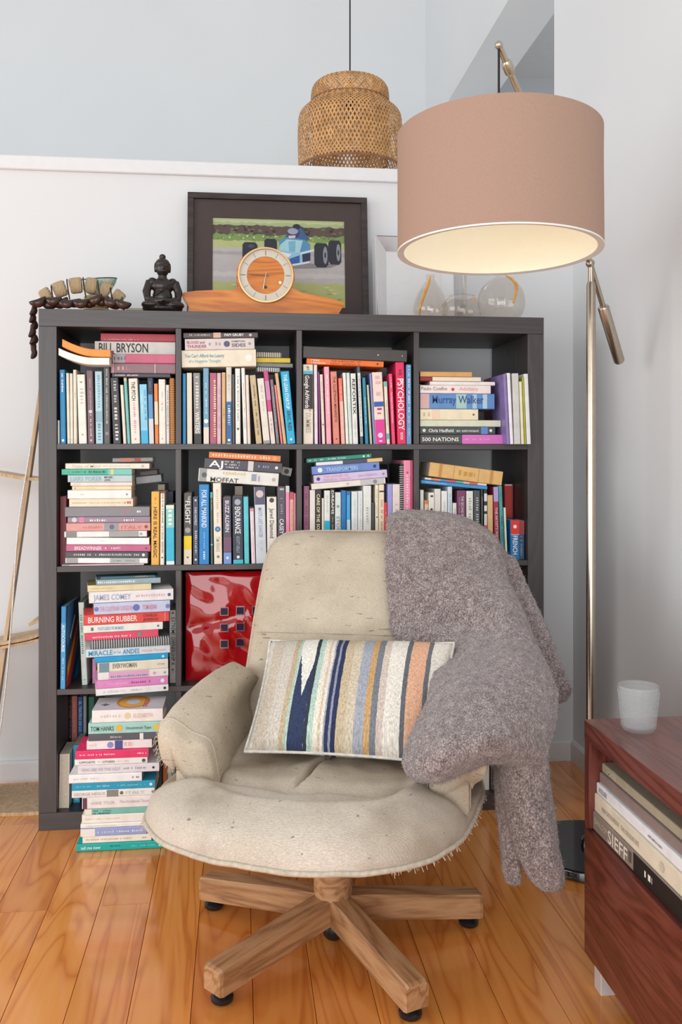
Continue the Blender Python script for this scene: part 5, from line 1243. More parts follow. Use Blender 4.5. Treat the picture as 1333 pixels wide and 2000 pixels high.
    ('white hardback with grey capitals, twelfth lying from bottom, third row cubby stack', 19, 'L', 382.1, -44.9, 675.3, -90.0, 10.0, 31.2, 231.1, 128, 'F0EFF2', 'T:JAMES COMEY:.05:.49:.5:0:a8b4c8;D:.55:.9:.3:0:e4b8b8;M:.95:.3:5a6880', 0.0),
    ('thin buff paperback with olive cover, thirteenth lying from bottom, third row cubby stack', 19, 'L', 321.0, -55.0, 700.4, -90.0, 10.0, 18.2, 173.0, 114, 'EBDDB4', 'D:.05:.4:.2:0:c8b890', 0.0),
    ('thin paperback with dark teal cover, fourteenth lying from bottom, third row cubby stack', 19, 'L', 347.0, -54.6, 717.2, -90.0, 10.0, 14.8, 174.9, 115, '9ab4bc', 'D:.02:.6:.5:0:f0f6f6', 0.0),
]
paper = Nodes('book_page_edges')
v = paper.coords((1, 0.15, 0.15))
paper.color(paper.ramp(paper.noise(v, 900, 2), [(0.3, (0.55, 0.47, 0.36)), (0.7, (0.80, 0.74, 0.63))]))
paper.set(Roughness=0.9)
M['paper'] = paper.m
cover_cache, ink_cache = {}, {}
def cover_mat(h):
    if h not in cover_cache:
        cover_cache[h] = plain('book_cover_' + h, h, 0.42, var=0.10, scale=26)
    return cover_cache[h]
def ink(h):
    if h not in ink_cache:
        ink_cache[h] = plain('print_ink_' + h, h, 0.5, var=0.04)
    return ink_cache[h]

class Letters:
    """flat outlines of built-in-font lettering, normalised to unit cap height"""
    def __init__(self):
        self.cache = {}
    def prepare(self, texts):
        objs = []
        for t in sorted(set(texts) - set(self.cache)):
            cu = bpy.data.curves.new('lettering', 'FONT')
            cu.body = t
            cu.size = 1.0
            cu.resolution_u = 2
            cu.offset = 0.012
            o = bpy.data.objects.new('lettering', cu)
            COL.objects.link(o)
            objs.append((t, o))
        bpy.context.view_layer.update()
        dg = bpy.context.evaluated_depsgraph_get()
        for t, o in objs:
            me = bpy.data.meshes.new_from_object(o.evaluated_get(dg))
            vs = [(q.co.x, q.co.y) for q in me.vertices]
            fs = [tuple(p.vertices) for p in me.polygons]
            x0, x1 = min(q[0] for q in vs), max(q[0] for q in vs)
            self.cache[t] = ([((q[0] - x0) / (x1 - x0), q[1] / 0.70) for q in vs], fs)
            cu = o.data
            bpy.data.objects.remove(o)
            bpy.data.curves.remove(cu)
            bpy.data.meshes.remove(me)
LET = Letters()
texts = []
for bk in BOOKS:
    for it in bk[12].split(';'):
        if it.startswith('T:'):
            texts.append(it.split(':')[1])
LET.prepare(texts + ['SIEFF', 'AUTOCOURSE', 'JEANLOUP', 'ATELIER', 'HENRI CARTIER-BRESSON', 'THE DECISIVE EYE', 'PORTRAIT', 'MARTIN'])

def spine_print(parent, spec, t, ln, rnd, y0=-0.0004, name='spine_print'):
    """lettering, bands and marks; local frame X across the spine, Z along it (top = ln)"""
    b = MB()
    mats = []
    def mi(h):
        if h not in mats:
            mats.append(h)
        return mats.index(h)
    lay = 0
    coil = None
    for it in spec.split(';'):
        if not it:
            continue
        p = it.split(':')
        lay += 1
        y = y0 - 0.00012 * lay
        if p[0] == 'B':
            a, c = float(p[1]), float(p[2])
            w = t / 2 * 0.94
            b.add([(-w, y, ln * (1 - a)), (w, y, ln * (1 - a)), (w, y, ln * (1 - c)), (-w, y, ln * (1 - c))], [(0, 1, 2, 3)], mi(p[3]))
        elif p[0] == 'M':
            a, r = float(p[1]), float(p[2]) * t / 2
            z = ln * (1 - a)
            b.add([(r * math.cos(k * math.pi / 6), y, z + r * math.sin(k * math.pi / 6)) for k in range(12)], [tuple(range(12))], mi(p[3]))
        elif p[0] == 'T':
            a, c, w, off = map(float, p[2:6])
            vs, fs = LET.cache[p[1]]
            hgt = w * t
            b.add([((off * t) + (vy - 0.5) * hgt, y - 0.0004, ln * (1 - (a + (c - a) * vx))) for vx, vy in vs], fs, mi(p[6]))
        elif p[0] == 'D':
            a, c, w, off = map(float, p[1:5])
            pos, step = a * ln, w * t * 0.75
            while pos < c * ln:
                wd = step * rnd.uniform(0.35, 0.75)
                h0 = w * t * rnd.choice((0.30, 0.30, 0.45)) 
                if rnd.random() < 0.84:
                    b.add([(off * t - w * t * 0.3, y - 0.0003, ln - pos), (off * t + h0, y - 0.0003, ln - pos), (off * t + h0, y - 0.0003, ln - min(pos + wd, c * ln)), (off * t - w * t * 0.3, y - 0.0003, ln - min(pos + wd, c * ln))], [(0, 1, 2, 3)], mi(p[5]))
                pos += step
        elif p[0] == 'C':
            coil = (float(p[1]), float(p[2]), p[4])
    if b.v:
        o = b.build(name, [ink(h) for h in mats], parent, clean=False)
        o['kind'] = 'stuff'
    if coil:
        c = MB()
        z = coil[0] * ln
        r = t * 0.5 + 0.0016
        while z < coil[1] * ln:
            c.tube([(r * math.cos(q * math.pi / 5), 0.004 + r * 0.9 * math.sin(q * math.pi / 5), z + 0.0006 * q / 5) for q in range(11)], 0.0008, 4, cap=False)
            z += 0.0065
        o = c.build('wire_coil', ink(coil[2]), parent, clean=False)
        o['kind'] = 'stuff'

def book(label, group, kind, pos, lean, turn, t, ln, dep, hexcol, spec, curl, name='book', cat='book'):
    rnd = random.Random(label)
    nseg = 10 if curl else 1
    ct = min(0.0018, t * 0.16)
    hard = (sum(map(ord, label)) % 3 == 0) and t > 0.012
    over = 0.003 if hard else 0.0004
    flip = 'f' in kind
    c = min(0.0022, t * 0.28)
    w = t / 2
    prof = [(-w, dep), (-w, c), (-w + c * 0.35, c * 0.3), (-w + c, 0), (w - c, 0), (w - c * 0.35, c * 0.3), (w, c), (w, dep), (w - ct, dep), (w - ct, c + ct), (-w + ct, c + ct), (-w + ct, dep)]
    if flip:
        prof = [(px, dep - py) for px, py in prof]
    q = (0.0, ln, -over, over)
    b = MB()
    b.prism(prof, 'z', 0, ln, nseg=nseg)
    g = MB()
    y0, y1 = (c + ct + 0.0002, dep - over - 0.0005)
    if flip:
        y0, y1 = dep - y1, dep - y0
    g.prism([(-w + ct + 0.00015, y0), (w - ct - 0.00015, y0), (w - ct - 0.00015, y1), (-w + ct + 0.00015, y1)], 'z', over, ln - over, nseg=nseg)
    if curl:
        for mb in (b, g):
            mb.v = [(x + curl / 1000 * max(0, (z / ln - 0.35) / 0.65) ** 1.7, y, z) for x, y, z in mb.v]
    o = b.build(name, cover_mat(hexcol), clean=False)
    g.build('pages', M['paper'], o, clean=False)
    if spec:
        spine_print(o, spec, t, ln, rnd)
    o.matrix_world = Matrix.Translation(pos) @ Matrix.Rotation(turn, 4, 'Z') @ Matrix.Rotation(lean, 4, 'Y')
    tag(o, label, cat, group)
    return o
BY_LABEL = {}
for (lab, gi, kind, bx, by, bz, lean, turn, t, ln, dep, hx, spec, curl) in BOOKS:
    BY_LABEL[lab] = book(lab, BOOK_GROUPS[gi], kind, Vector((bx, by, bz)) / 1000, R(lean), R(turn), t / 1000, ln / 1000, dep / 1000, hx, spec, curl)

def cover_art(o, polys, xs):
    """flat print on a cover face of a book: polygons in (depth, length) metres on the plane x = xs"""
    b = MB()
    mats = []
    for k, (h, pts) in enumerate(polys):
        if h not in mats:
            mats.append(h)
        b.add([(xs + math.copysign(0.0002 + 0.00015 * k, xs), p[0], p[1]) for p in pts], [tuple(range(len(pts)))], mats.index(h))
    b.build('cover_print', [ink(h) for h in mats], o, clean=False)
def disc(cx, cy, rx, ry, n=28):
    return [(cx + rx * math.cos(2 * math.pi * k / n), cy + ry * math.sin(2 * math.pi * k / n)) for k in range(n)]
for lab, o in BY_LABEL.items():
    xs = max(p.co.x for p in o.data.vertices)
    L_ = max(p.co.z for p in o.data.vertices)
    D_ = max(p.co.y for p in o.data.vertices)
    if lab.startswith('white hardback with orange ring'):
        cover_art(o, [('c9c6cc', [(0, 0), (D_, 0), (D_, L_), (0, L_)]), ('c98a2e', disc(0.075, L_ * 0.46, 0.062, 0.046)), ('e0a94a', disc(0.072, L_ * 0.46, 0.050, 0.038)), ('c6ccd4', disc(0.074, L_ * 0.46, 0.026, 0.019)),
                       ('c06a5c', [(0.02, 0.045), (0.09, 0.045), (0.09, 0.049), (0.02, 0.049)]), ('c06a5c', [(0.02, 0.052), (0.09, 0.052), (0.09, 0.056), (0.02, 0.056)]), ('5a6068', disc(0.05, L_ * 0.85, 0.012, 0.004)), ('5a6068', disc(0.05, L_ * 0.85, 0.004, 0.012))], xs)
    if lab.startswith('mint green hardback'):
        cover_art(o, [('c8a860', disc(0.045, L_ * 0.75, 0.03, 0.05)), ('c8a860', disc(0.045, L_ * 0.35, 0.03, 0.05))], xs)
    if 'olive cover' in lab:
        cover_art(o, [('6e6a3e', [(0.004, 0), (D_, 0), (D_, L_), (0.004, L_)]), ('b8883c', [(0.02, 0.0), (D_, 0.0), (D_, 0.03), (0.02, 0.02)]), ('3f5a52', disc(0.06, L_ * 0.5, 0.03, 0.06))], xs)
    if 'dark teal cover' in lab:
        cover_art(o, [('2c4650', [(0.003, 0), (D_, 0), (D_, L_), (0.003, L_)]), ('6a98a8', [(0.012, 0.012), (0.06, 0.012), (0.06, L_ - 0.012), (0.012, L_ - 0.012)]), ('c8c0a8', disc(0.04, 0.05, 0.015, 0.02))], xs)
    if lab.startswith('white and blue paperback'):
        cover_art(o, [('3a3c78', [(0.002, 0), (D_, 0), (D_, L_), (0.002, L_)]), ('a85a9a', disc(0.05, L_ * 0.6, 0.03, 0.05))], xs)

# motor racing book at the left end of the third row, bright cover turned to the room
o = book('blue motor racing book with streaked orange cover, leftmost in the third row', 'upright books in the left cubby of the third row', 'U', Vector((0.066, 0.006, 0.4017)), R(0.6), R(-2), 0.0135, 0.236, 0.19, '3a8cc8',
         'B:.2:1:4aa0d4;T:AUTOCOURSE:.22:.55:.6:0:f4f8fa;D:.62:.9:.4:0:bfe0f0', 0)
cover_art(o, [('24456e', [(0.002, 0.0), (0.19, 0.0), (0.19, 0.236), (0.002, 0.236)]), ('3c78b0', [(0.03, 0.236), (0.12, 0.236), (0.03, 0.11), (0.005, 0.15)]), ('1d2c4c', [(0.10, 0.236), (0.19, 0.236), (0.19, 0.12), (0.07, 0.09)]),
              ('d8632a', [(0.01, 0.0), (0.05, 0.03), (0.17, 0.16), (0.16, 0.175), (0.02, 0.06)]), ('e8b23c', [(0.03, 0.03), (0.08, 0.075), (0.13, 0.125), (0.10, 0.115), (0.025, 0.055)]), ('c23a30', [(0.005, 0.0), (0.06, 0.0), (0.16, 0.11), (0.17, 0.14)]),
              ('e4e8ea', [(0.06, 0.13), (0.12, 0.19), (0.11, 0.195), (0.05, 0.14)]), ('3a8cc8', [(0.11, 0.0), (0.19, 0.0), (0.19, 0.07)])], 0.00675)

# a few books in the compartments that are almost hidden by the chair
for i, (x, h, t, c, lab) in enumerate(((1.124, 0.22, 0.030, '7a1f2a', 'dark red book deep in the third row right cubby'), (1.415, 0.24, 0.034, '8a2430', 'tall crimson book at the right end of the third row'))):
    book(lab, 'books behind the blanket', 'U', Vector((x, 0.05, 0.4017)), 0, 0, t, h, 0.18, c, '', 0)
for i, (x, h, t, c, lab) in enumerate(((1.318, 0.25, 0.022, 'd8d2c4', 'cream book low in the bottom right cubby'), (1.345, 0.24, 0.024, '4a4644', 'dark grey book low in the bottom right cubby'), (1.375, 0.26, 0.028, 'b8aa90', 'tan book low in the bottom right cubby'))):
    book(lab, 'books behind the blanket', 'U', Vector((x, 0.03, 0.0502)), 0, 0, t, h, 0.18, c, '', 0)

# art books lying on the cabinet shelf, spines along the front
for (z, t, ln, y1, dep, hx, spec, x0, lab) in (
        (0.3204, 0.037, 0.420, -0.905, 0.25, '8f8276', 'B:.44:1:1e1a18;T:JEANLOUP:.015:.165:.3:.12:c8bcb0;T:SIEFF:.175:.385:.66:0:e4dccf;D:.395:.43:.7:0:5e544c;D:.55:.62:.5:0:e8e4dc', 1.276, 'thick taupe photography book with white capitals, lowest on the cabinet shelf'),
        (0.3578, 0.036, 0.400, -0.9055, 0.25, 'e0d6c0', 'T:HENRI CARTIER-BRESSON:.09:.29:.24:0:a8a090;T:THE DECISIVE EYE:.31:.5:.24:0:a8a090;M:.72:.5:c8c0ae', 1.279, 'cream art book, second from bottom on the cabinet shelf'),
        (0.3942, 0.021, 0.360, -0.906, 0.24, 'e9e8ea', 'T:ATELIER:.03:.14:.45:0:8a8aa0;D:.62:.78:.3:0:8a8a90', 1.283, 'white art book, third from bottom on the cabinet shelf'),
        (0.4156, 0.020, 0.390, -0.9065, 0.24, '8c7a74', '', 1.289, 'plain mauve brown album, fourth from bottom on the cabinet shelf'),
        (0.4360, 0.018, 0.380, -0.907, 0.24, 'a89e88', 'T:MARTIN:.08:.18:.5:0:d8d0bc;D:.2:.28:.4:0:d0b890', 1.294, 'olive grey art book, topmost on the cabinet shelf')):
    # spine faces the room (-x); reading direction runs towards the viewer (-y)
    o = book(lab, 'art books in the cabinet', 'L', Vector((x0, y1 - ln, z + t / 2)), R(-90), R(-90), t, ln, dep, hx, spec, 0)
# ------------------------------------------------------------------ glass
def clear_glass(name, tint, rough=0.02, body=0.06):
    m = Nodes(name)
    t = m.n('BsdfTransparent')
    t.inputs['Color'].default_value = (*tint, 1)
    g = m.n('BsdfGlossy')
    g.inputs['Roughness'].default_value = rough
    g.inputs['Color'].default_value = (0.95, 0.95, 0.95, 1)
    lw = m.n('LayerWeight')
    lw.inputs['Blend'].default_value = 0.5
    ad = m.math('ADD', m.math('MULTIPLY', m.math('POWER', lw.outputs['Facing'], 3.5), 0.75), body, True)
    mx = m.n('MixShader')
    m.l(ad, mx.inputs['Fac'])
    m.l(t.outputs[0], mx.inputs[1])
    m.l(g.outputs[0], mx.inputs[2])
    m.l(mx.outputs[0], m.out.inputs['Surface'])
    return m.m

TOP = 1.4902
# ------------------------------------------------------------------ framed racing photograph
FW, FH, K = 0.602, 0.458, 0.000539
fr_o = tag(empty('picture_frame', (0.399, 0.335, TOP)), 'framed racing car photograph in a wide dark brown mount, leaning on the wall', 'picture')
fr_o.rotation_euler = (R(-6.5), 0, 0)
mfr = wood('dark_stained_frame', (0.02, 0.014, 0.012), (0.035, 0.024, 0.021), (0.05, 0.036, 0.032), 'x', 0.4)
for x0, x1, z0, z1 in ((0, FW, 0, 0.020), (0, FW, FH - 0.020, FH), (0, 0.020, 0.0202, FH - 0.0202), (FW - 0.020, FW, 0.0202, FH - 0.0202)):
    MB().box(x0, x1, -0.010, 0.012, z0, z1, ch=0.0012).build('frame_rail', mfr, fr_o)
mat_c = plain('brown_mount_board', (0.075, 0.055, 0.050), 0.75, var=0.05)
px0, px1, pz1, pz0 = (233 - 80) * K, (1052 - 80) * K, FH - (217 - 65) * K, 0.075
for x0, x1, z0, z1 in ((0.020, FW - 0.020, 0.0203, pz0), (0.020, FW - 0.020, pz1, FH - 0.0203), (0.020, px0, pz0, pz1), (px1, FW - 0.020, pz0, pz1)):
    MB().box(x0, x1, 0.0, 0.003, z0, z1).build('mount_board', mat_c, fr_o)
MB().box(0.021, FW - 0.021, 0.0062, 0.010, 0.021, FH - 0.021).build('backing_board', mat_c, fr_o)
rnd = random.Random(5)
def Q(x, y):
    return ((x - 80) * K, FH - (y - 65) * K)
pr = MB()
pm = []
pl = 0
def poly(h, pts, raw=False):
    global pl
    pl += 1
    if h not in pm:
        pm.append(h)
    pts = pts if raw else [Q(*p) for p in pts]
    pr.add([(p[0], 0.0055 - 0.00003 * pl, p[1]) for p in pts], [tuple(range(len(pts)))], pm.index(h))
def strip(h, y0, y1, jag, jb=None):
    n = 36
    xs = [233 + 819 * i / n for i in range(n + 1)]
    up = [(x, y0 + rnd.uniform(-jag, jag)) for x in xs]
    dn = [(x, y1 + rnd.uniform(-(jb or jag), jb or jag)) for x in reversed(xs)]
    poly(h, up + dn)
strip('c3cb9c', 217, 262, 0.1, 4)
strip('a9b886', 240, 272, 6)
strip('5f4d49', 258, 330, 7)
for i in range(46):
    x, y = rnd.uniform(250, 1035), rnd.uniform(262, 330)
    poly(rnd.choice(('4a3c3a', '7a6458', '6f7a50', '3c3232')), [(x + 14 * math.cos(a) * rnd.uniform(.6, 1.2), y + 9 * math.sin(a)) for a in [k * 1.05 for k in range(6)]])
strip('7f9c58', 318, 372, 9)
for i in range(60):
    x, y = rnd.uniform(250, 1035), rnd.uniform(325, 372)
    poly(rnd.choice(('a4bc72', '6a8a48', 'd8e0c0', '5c7a44')), [(x - 6, y), (x, y - 9), (x + 6, y), (x, y + 5)])
strip('b8bf82', 360, 412, 5)
strip('bdb8b6', 405, 640, 3)
strip('aca6a6', 430, 452, 5)
strip('c9c4c0', 560, 590, 6)
strip('b9bd7c', 622, 815, 7, 0.1)
for i in range(50):
    x, y = rnd.uniform(245, 1040), rnd.uniform(640, 800)
    poly(rnd.choice(('d8d6a4', '9aa860', 'c8b88a')), [(x - 22, y), (x, y - 6), (x + 24, y), (x, y + 5)])
def ell(h, cx, cy, rx, ry):
    poly(h, [(cx + rx * math.cos(a), cy + ry * math.sin(a)) for a in [2 * math.pi * k / 22 for k in range(22)]])
poly('8f8a8c', [(430, 505), (560, 470), (880, 500), (1030, 490), (960, 520), (730, 530)])
def wheel(cx, cy, w, h, face=0):
    poly('2b2c3a', [(cx - w * .5, cy - h * .38), (cx - w * .35, cy - h * .5), (cx + w * .35, cy - h * .5), (cx + w * .5, cy - h * .36), (cx + w * .5, cy + h * .38), (cx + w * .32, cy + h * .5), (cx - w * .32, cy + h * .5), (cx - w * .5, cy + h * .36)])
    if face:
        ell('8f949c', cx + face * w * .28, cy, w * .16, h * .36)
        ell('3a3c48', cx + face * w * .28, cy, w * .07, h * .12)
wheel(590, 400, 78, 112)
wheel(990, 422, 80, 156, 1)
poly('3c5f92', [(680, 330), (735, 250), (770, 255), (830, 340), (800, 350)])
ell('2a2c38', 752, 262, 24, 18)
poly('5a92bc', [(640, 352), (700, 330), (800, 345), (835, 372), (836, 440), (770, 470), (650, 420)])
poly('a8d4dc', [(650, 380), (690, 345), (790, 350), (770, 430), (690, 432), (640, 415)])
poly('79b6cc', [(700, 360), (745, 352), (742, 425), (705, 425)])
ell('3a4258', 732, 305, 38, 34)
ell('9ba4bc', 728, 292, 33, 20)
poly('d8c4c8', [(700, 322), (745, 318), (742, 336), (705, 338)])
poly('c9dfe8', [(500, 412), (640, 432), (640, 442), (500, 424)])
poly('d4e2ea', [(770, 428), (868, 402), (870, 414), (772, 442)])
poly('9cc4dc', [(590, 455), (650, 415), (760, 430), (800, 445), (835, 452), (835, 488), (720, 518), (690, 505)])
poly('3a62ac', [(705, 470), (770, 445), (770, 492), (722, 512)])
poly('2a3050', [(785, 440), (836, 428), (836, 478), (788, 490)])
poly('e4eef2', [(600, 450), (660, 428), (720, 440), (690, 470), (640, 470)])
poly('dfe6ea', [(712, 505), (830, 484), (832, 494), (716, 518)])
wheel(462, 435, 92, 130)
wheel(905, 442, 88, 156, 1)
ell('4a4c5c', 470, 395, 20, 12)
pr.box(px0 - 0.004, px1 + 0.004, 0.0056, 0.0060, pz0 - 0.004, pz1 + 0.004)
po = pr.build('photo_print', [ink(h) for h in pm], fr_o, clean=False)
MB().box(0.0205, FW - 0.0205, -0.0032, -0.0012, 0.0206, FH - 0.0206).build('glass_pane', clear_glass('picture_glass', (0.97, 0.97, 0.97), 0.03, 0.0), fr_o)

# ------------------------------------------------------------------ mantel clock
ck = tag(empty('mantel_clock', (0.649, 0.10, TOP)), 'honey coloured wooden mantel clock with round white chapter ring', 'clock')
mck = wood('honey_varnished_walnut', (0.46, 0.12, 0.012), (0.68, 0.205, 0.022), (0.78, 0.29, 0.04), 'x', 0.38, 40, 0.0)
k = 0.000499
def W(x, y):
    return ((x - 568) * k, 0.128 - (y - 610) * k)
wing = [(95, 850), (105, 803), (62, 737), (75, 722), (150, 711), (260, 704), (370, 703)]
hump = [(568 + 178 * math.cos(a), 610 + 172 * math.sin(a)) for a in [R(148 + (392 - 148) * i / 30) for i in range(31)]]
right = [(790, 711), (900, 727), (985, 745), (1052, 768), (1050, 778), (1020, 830), (1030, 866)]
outl = [W(*p) for p in wing] + [W(*p) for p in hump if p[1] < 700] + [W(*p) for p in right]
outl = [(x, max(0.0, z)) for x, z in outl]
outl = [(outl[0][0], 0.0)] + outl[1:-1] + [(outl[-1][0], 0.0)]
MB().prism(outl, 'y', 0.0, 0.085).build('case', mck, ck)
yv = Matrix.Rotation(R(90), 4, 'X')
def ring(name, r0, r1, y0, y1, mt, cx=0.0, cz=0.128):
    b = MB()
    mtx = Matrix.Translation((cx, 0, cz)) @ yv
    if r0 > 0:
        b.lathe([(r0, -y0), (r1, -y0), (r1, -y1), (r0, -y1)], 48, m=mtx, closed=True)
    else:
        b.lathe([(0, -y0), (r1, -y0), (r1, -y1), (0, -y1)], 48, m=mtx)
    return b.build(name, mt, ck, smooth=40)
ring('bezel', 0.0795, 0.0840, -0.014, -0.0002, plain('aged_brass_bezel', (0.45, 0.30, 0.14), 0.25, 1.0))
ring('dial_ring', 0.057, 0.0794, -0.006, -0.0002, plain('silvered_dial', (0.72, 0.68, 0.60), 0.45, var=0.03))
ring('dial_centre', 0, 0.0568, -0.004, -0.0002, mck)
ring('winding_hole', 0, 0.0045, -0.0055, -0.0042, M['blackplastic'], 0.0, 0.128 - 0.036)
ring('winding_hole', 0, 0.0045, -0.0055, -0.0042, M['brass'], 0.044, 0.128 - 0.021)
for h in range(12):
    a = R(90 - 30 * h)
    d = Vector((math.cos(a), 0, math.sin(a)))
    s_ = Vector((-d.z, 0, d.x))
    p0, p1 = d * 0.061, d * 0.0755
    wd = 0.0016 if h % 3 else 0.003
    c0 = Vector((0, -0.0064, 0.128))
    b = MB()
    vs = [c0 + p0 - s_ * wd / 2, c0 + p0 + s_ * wd / 2, c0 + p1 + s_ * wd / 2, c0 + p1 - s_ * wd / 2]
    b.add(vs + [p + Vector((0, 0.0003, 0)) for p in vs], [(0, 1, 2, 3), (4, 5, 6, 7), (0, 1, 5, 4), (1, 2, 6, 5), (2, 3, 7, 6), (3, 0, 4, 7)])
    b.build('hour_mark', plain('hour_mark_grey', (0.28, 0.25, 0.20), 0.5) if h == 0 else bpy.data.materials['hour_mark_grey'], ck)
for nm, a, ln_ in (('minute_hand', R(180 - 3), 0.055), ('hour_hand', R(-101), 0.046)):
    d = Vector((math.cos(a), 0, math.sin(a)))
    c0 = Vector((0, -0.009, 0.128))
    MB().tube([c0 - d * 0.010, c0 + d * ln_ * 0.7, c0 + d * ln_], [0.0014, 0.0020, 0.0006], 6).build(nm, M['brass'], ck)
ring('clock_glass', 0, 0.0792, -0.0125, -0.0118, clear_glass('clock_glass', (0.98, 0.98, 0.97), 0.03, 0.0))

# ------------------------------------------------------------------ seated figurine
bz = 0.0
b = MB()
b.ball((0, 0, 0.016), (0.060, 0.040, 0.016), 24, 10)
b.ball((-0.034, -0.016, 0.026), (0.030, 0.024, 0.014), 18, 10, Matrix.Rotation(R(-18), 3, 'Z'))
b.ball((0.034, -0.016, 0.026), (0.030, 0.024, 0.014), 18, 10, Matrix.Rotation(R(18), 3, 'Z'))
b.ball((0, 0.004, 0.052), (0.030, 0.022, 0.034), 20, 12)
b.ball((0, 0.004, 0.086), (0.036, 0.021, 0.024), 20, 12)
b.ball((-0.030, 0.003, 0.096), (0.014, 0.015, 0.014), 14, 8)
b.ball((0.030, 0.003, 0.096), (0.014, 0.015, 0.014), 14, 8)
for s in (-1, 1):
    b.tube([(s * 0.037, 0.003, 0.098), (s * 0.047, -0.002, 0.066), (s * 0.044, -0.010, 0.044), (s * 0.022, -0.030, 0.036), (s * 0.004, -0.036, 0.036)], [0.012, 0.0125, 0.011, 0.009, 0.008], 12)
    b.ball((s * 0.0215, 0.0, 0.139), (0.0035, 0.007, 0.015), 10, 8)
b.ball((0, -0.036, 0.038), (0.016, 0.009, 0.006), 14, 8)
b.tube([(0, 0.004, 0.10), (0, 0.002, 0.122)], [0.015, 0.012], 14)
b.ball((0, 0.0, 0.138), (0.0205, 0.021, 0.026), 22, 14)
b.ball((0, 0.002, 0.151), (0.0215, 0.0215, 0.017), 22, 12)
b.ball((0, 0.002, 0.172), (0.010, 0.010, 0.009), 14, 8)
b.ball((0, -0.0205, 0.137), (0.0035, 0.006, 0.008), 10, 8)
b.ball((0, -0.0185, 0.126), (0.0075, 0.0035, 0.0025), 10, 6)
for s in (-1, 1):
    b.ball((s * 0.008, -0.0185, 0.1425), (0.005, 0.003, 0.0022), 10, 6)
fig = b.build('figurine', plain('dark_carved_wood_figure', (0.020, 0.013, 0.011), 0.28, var=0.3, scale=40, bump=0.1, bscale=90), smooth=True)
fig.location = (0.342, 0.075, TOP)
fig.rotation_euler = (0, 0, R(10))
md = fig.modifiers.new('carve', 'REMESH')
md.mode = 'VOXEL'
md.voxel_size = 0.0016
md.use_smooth_shade = True
md = fig.modifiers.new('soften', 'SMOOTH')
md.iterations = 2
tag(fig, 'small dark carved figurine seated cross-legged on the bookcase', 'figurine')
fig_mantle = [(0.036, -0.012, 0.100), (0.020, -0.020, 0.088), (-0.005, -0.020, 0.068), (-0.024, -0.016, 0.052)]
MB().tube(fig_mantle, 0.0016, 6).build('robe_edge', bpy.data.materials['dark_carved_wood_figure'], fig, smooth=True)

# ------------------------------------------------------------------ seed pod garland and shell dish
gar = tag(empty('seed_pod_garland', (0.11, 0.06, TOP)), 'woven cane garland strung with dark brown seed pods over the bookcase corner', 'garland')
GO = Vector((0.11, 0.06, TOP))
mcane = Nodes('plaited_cane')
v = mcane.coords()
wv = mcane.n('TexWave', wave_type='BANDS', bands_direction='X')
wv.inputs['Scale'].default_value = 75
wv.inputs['Distortion'].default_value = 2.0
mcane.l(v, wv.inputs['Vector'])
mcane.color(mcane.ramp(wv.outputs['Fac'], [(0.1, (0.42, 0.26, 0.11)), (0.45, (0.70, 0.52, 0.29)), (0.9, (0.82, 0.66, 0.42))]))
mcane.set(Roughness=0.7)
mcane.bump(wv.outputs['Fac'], 0.9, 0.004)
mpod = plain('glossy_seed_pod', (0.040, 0.016, 0.011), 0.22, var=0.55, scale=30, bump=0.25, bscale=60)
mstr = plain('dark_twine', (0.03, 0.02, 0.012), 0.8)
arch = catmull([(0.000, 0.045, 0.036), (0.035, 0.040, 0.056), (0.080, 0.040, 0.072), (0.125, 0.042, 0.077), (0.165, 0.046, 0.071), (0.200, 0.050, 0.053), (0.228, 0.055, 0.030)], 8)
seg = [(0, 7), (8, 15), (16, 23), (24, 31), (32, 39), (40, 48)]
for a, c in seg:
    MB().tube([p + Vector((0, 0, TOP)) - GO for p in arch[a:c]], [0.0235 * (0.88 if i in (0, c - a - 1) else 1) for i in range(c - a)], 12, flat=0.55).build('cane_segment', mcane.m, gar, smooth=True)
for a, c in seg:
    p = arch[min(c, 48)] + Vector((0, -0.012, TOP)) - GO
    MB().tube([p + Vector((-0.003, 0.014, 0.022)), p + Vector((0, -0.003, 0.012)), p + Vector((0.004, -0.006, -0.014)), p + Vector((0.009, -0.010, -0.040))], 0.0020, 6).build('twine', mstr, gar)
rnd = random.Random(8)
def pod(p, rx, ry, rz, rot):
    b = MB()
    b.ball((0, 0, 0), (rx, ry, rz), 14, 10)
    b.v = [(x, y + 0.25 * x * x / rx, z + 0.35 * x * x / rx) for x, y, z in b.v]
    o = b.build('seed_pod', mpod, gar, smooth=True)
    o.location = Vector(p) - GO
    o.rotation_euler = rot
for i in range(13):
    x = 0.0 + 0.235 * i / 12
    lay = i % 2
    top = 0.012 + 0.030 * math.sin(math.pi * min(1, max(0, (x + 0.02) / 0.26)))
    pod((x, 0.004 + 0.016 * lay, TOP + 0.014 + (0.6 * rnd.random()) * top * 0.6), 0.025, 0.010, 0.0125, (R(rnd.uniform(-20, 20)), R(rnd.uniform(-30, 30)), R(rnd.uniform(-20, 20))))
for i in range(7):
    pod((-0.0145 - 0.004 * (i % 2), 0.014 + 0.004 * (i % 3), TOP - 0.004 - 0.0205 * i), 0.021, 0.0085, 0.0125, (R(rnd.uniform(-15, 15)), R(-62 + rnd.uniform(-10, 10)), R(90 + rnd.uniform(-30, 30))))
MB().tube([Vector((-0.008, 0.045, TOP + 0.03)) - GO, Vector((-0.022, 0.03, TOP)) - GO, Vector((-0.021, 0.03, TOP - 0.07)) - GO, Vector((-0.020, 0.03, TOP - 0.13)) - GO], 0.0016, 6).build('twine', mstr, gar)

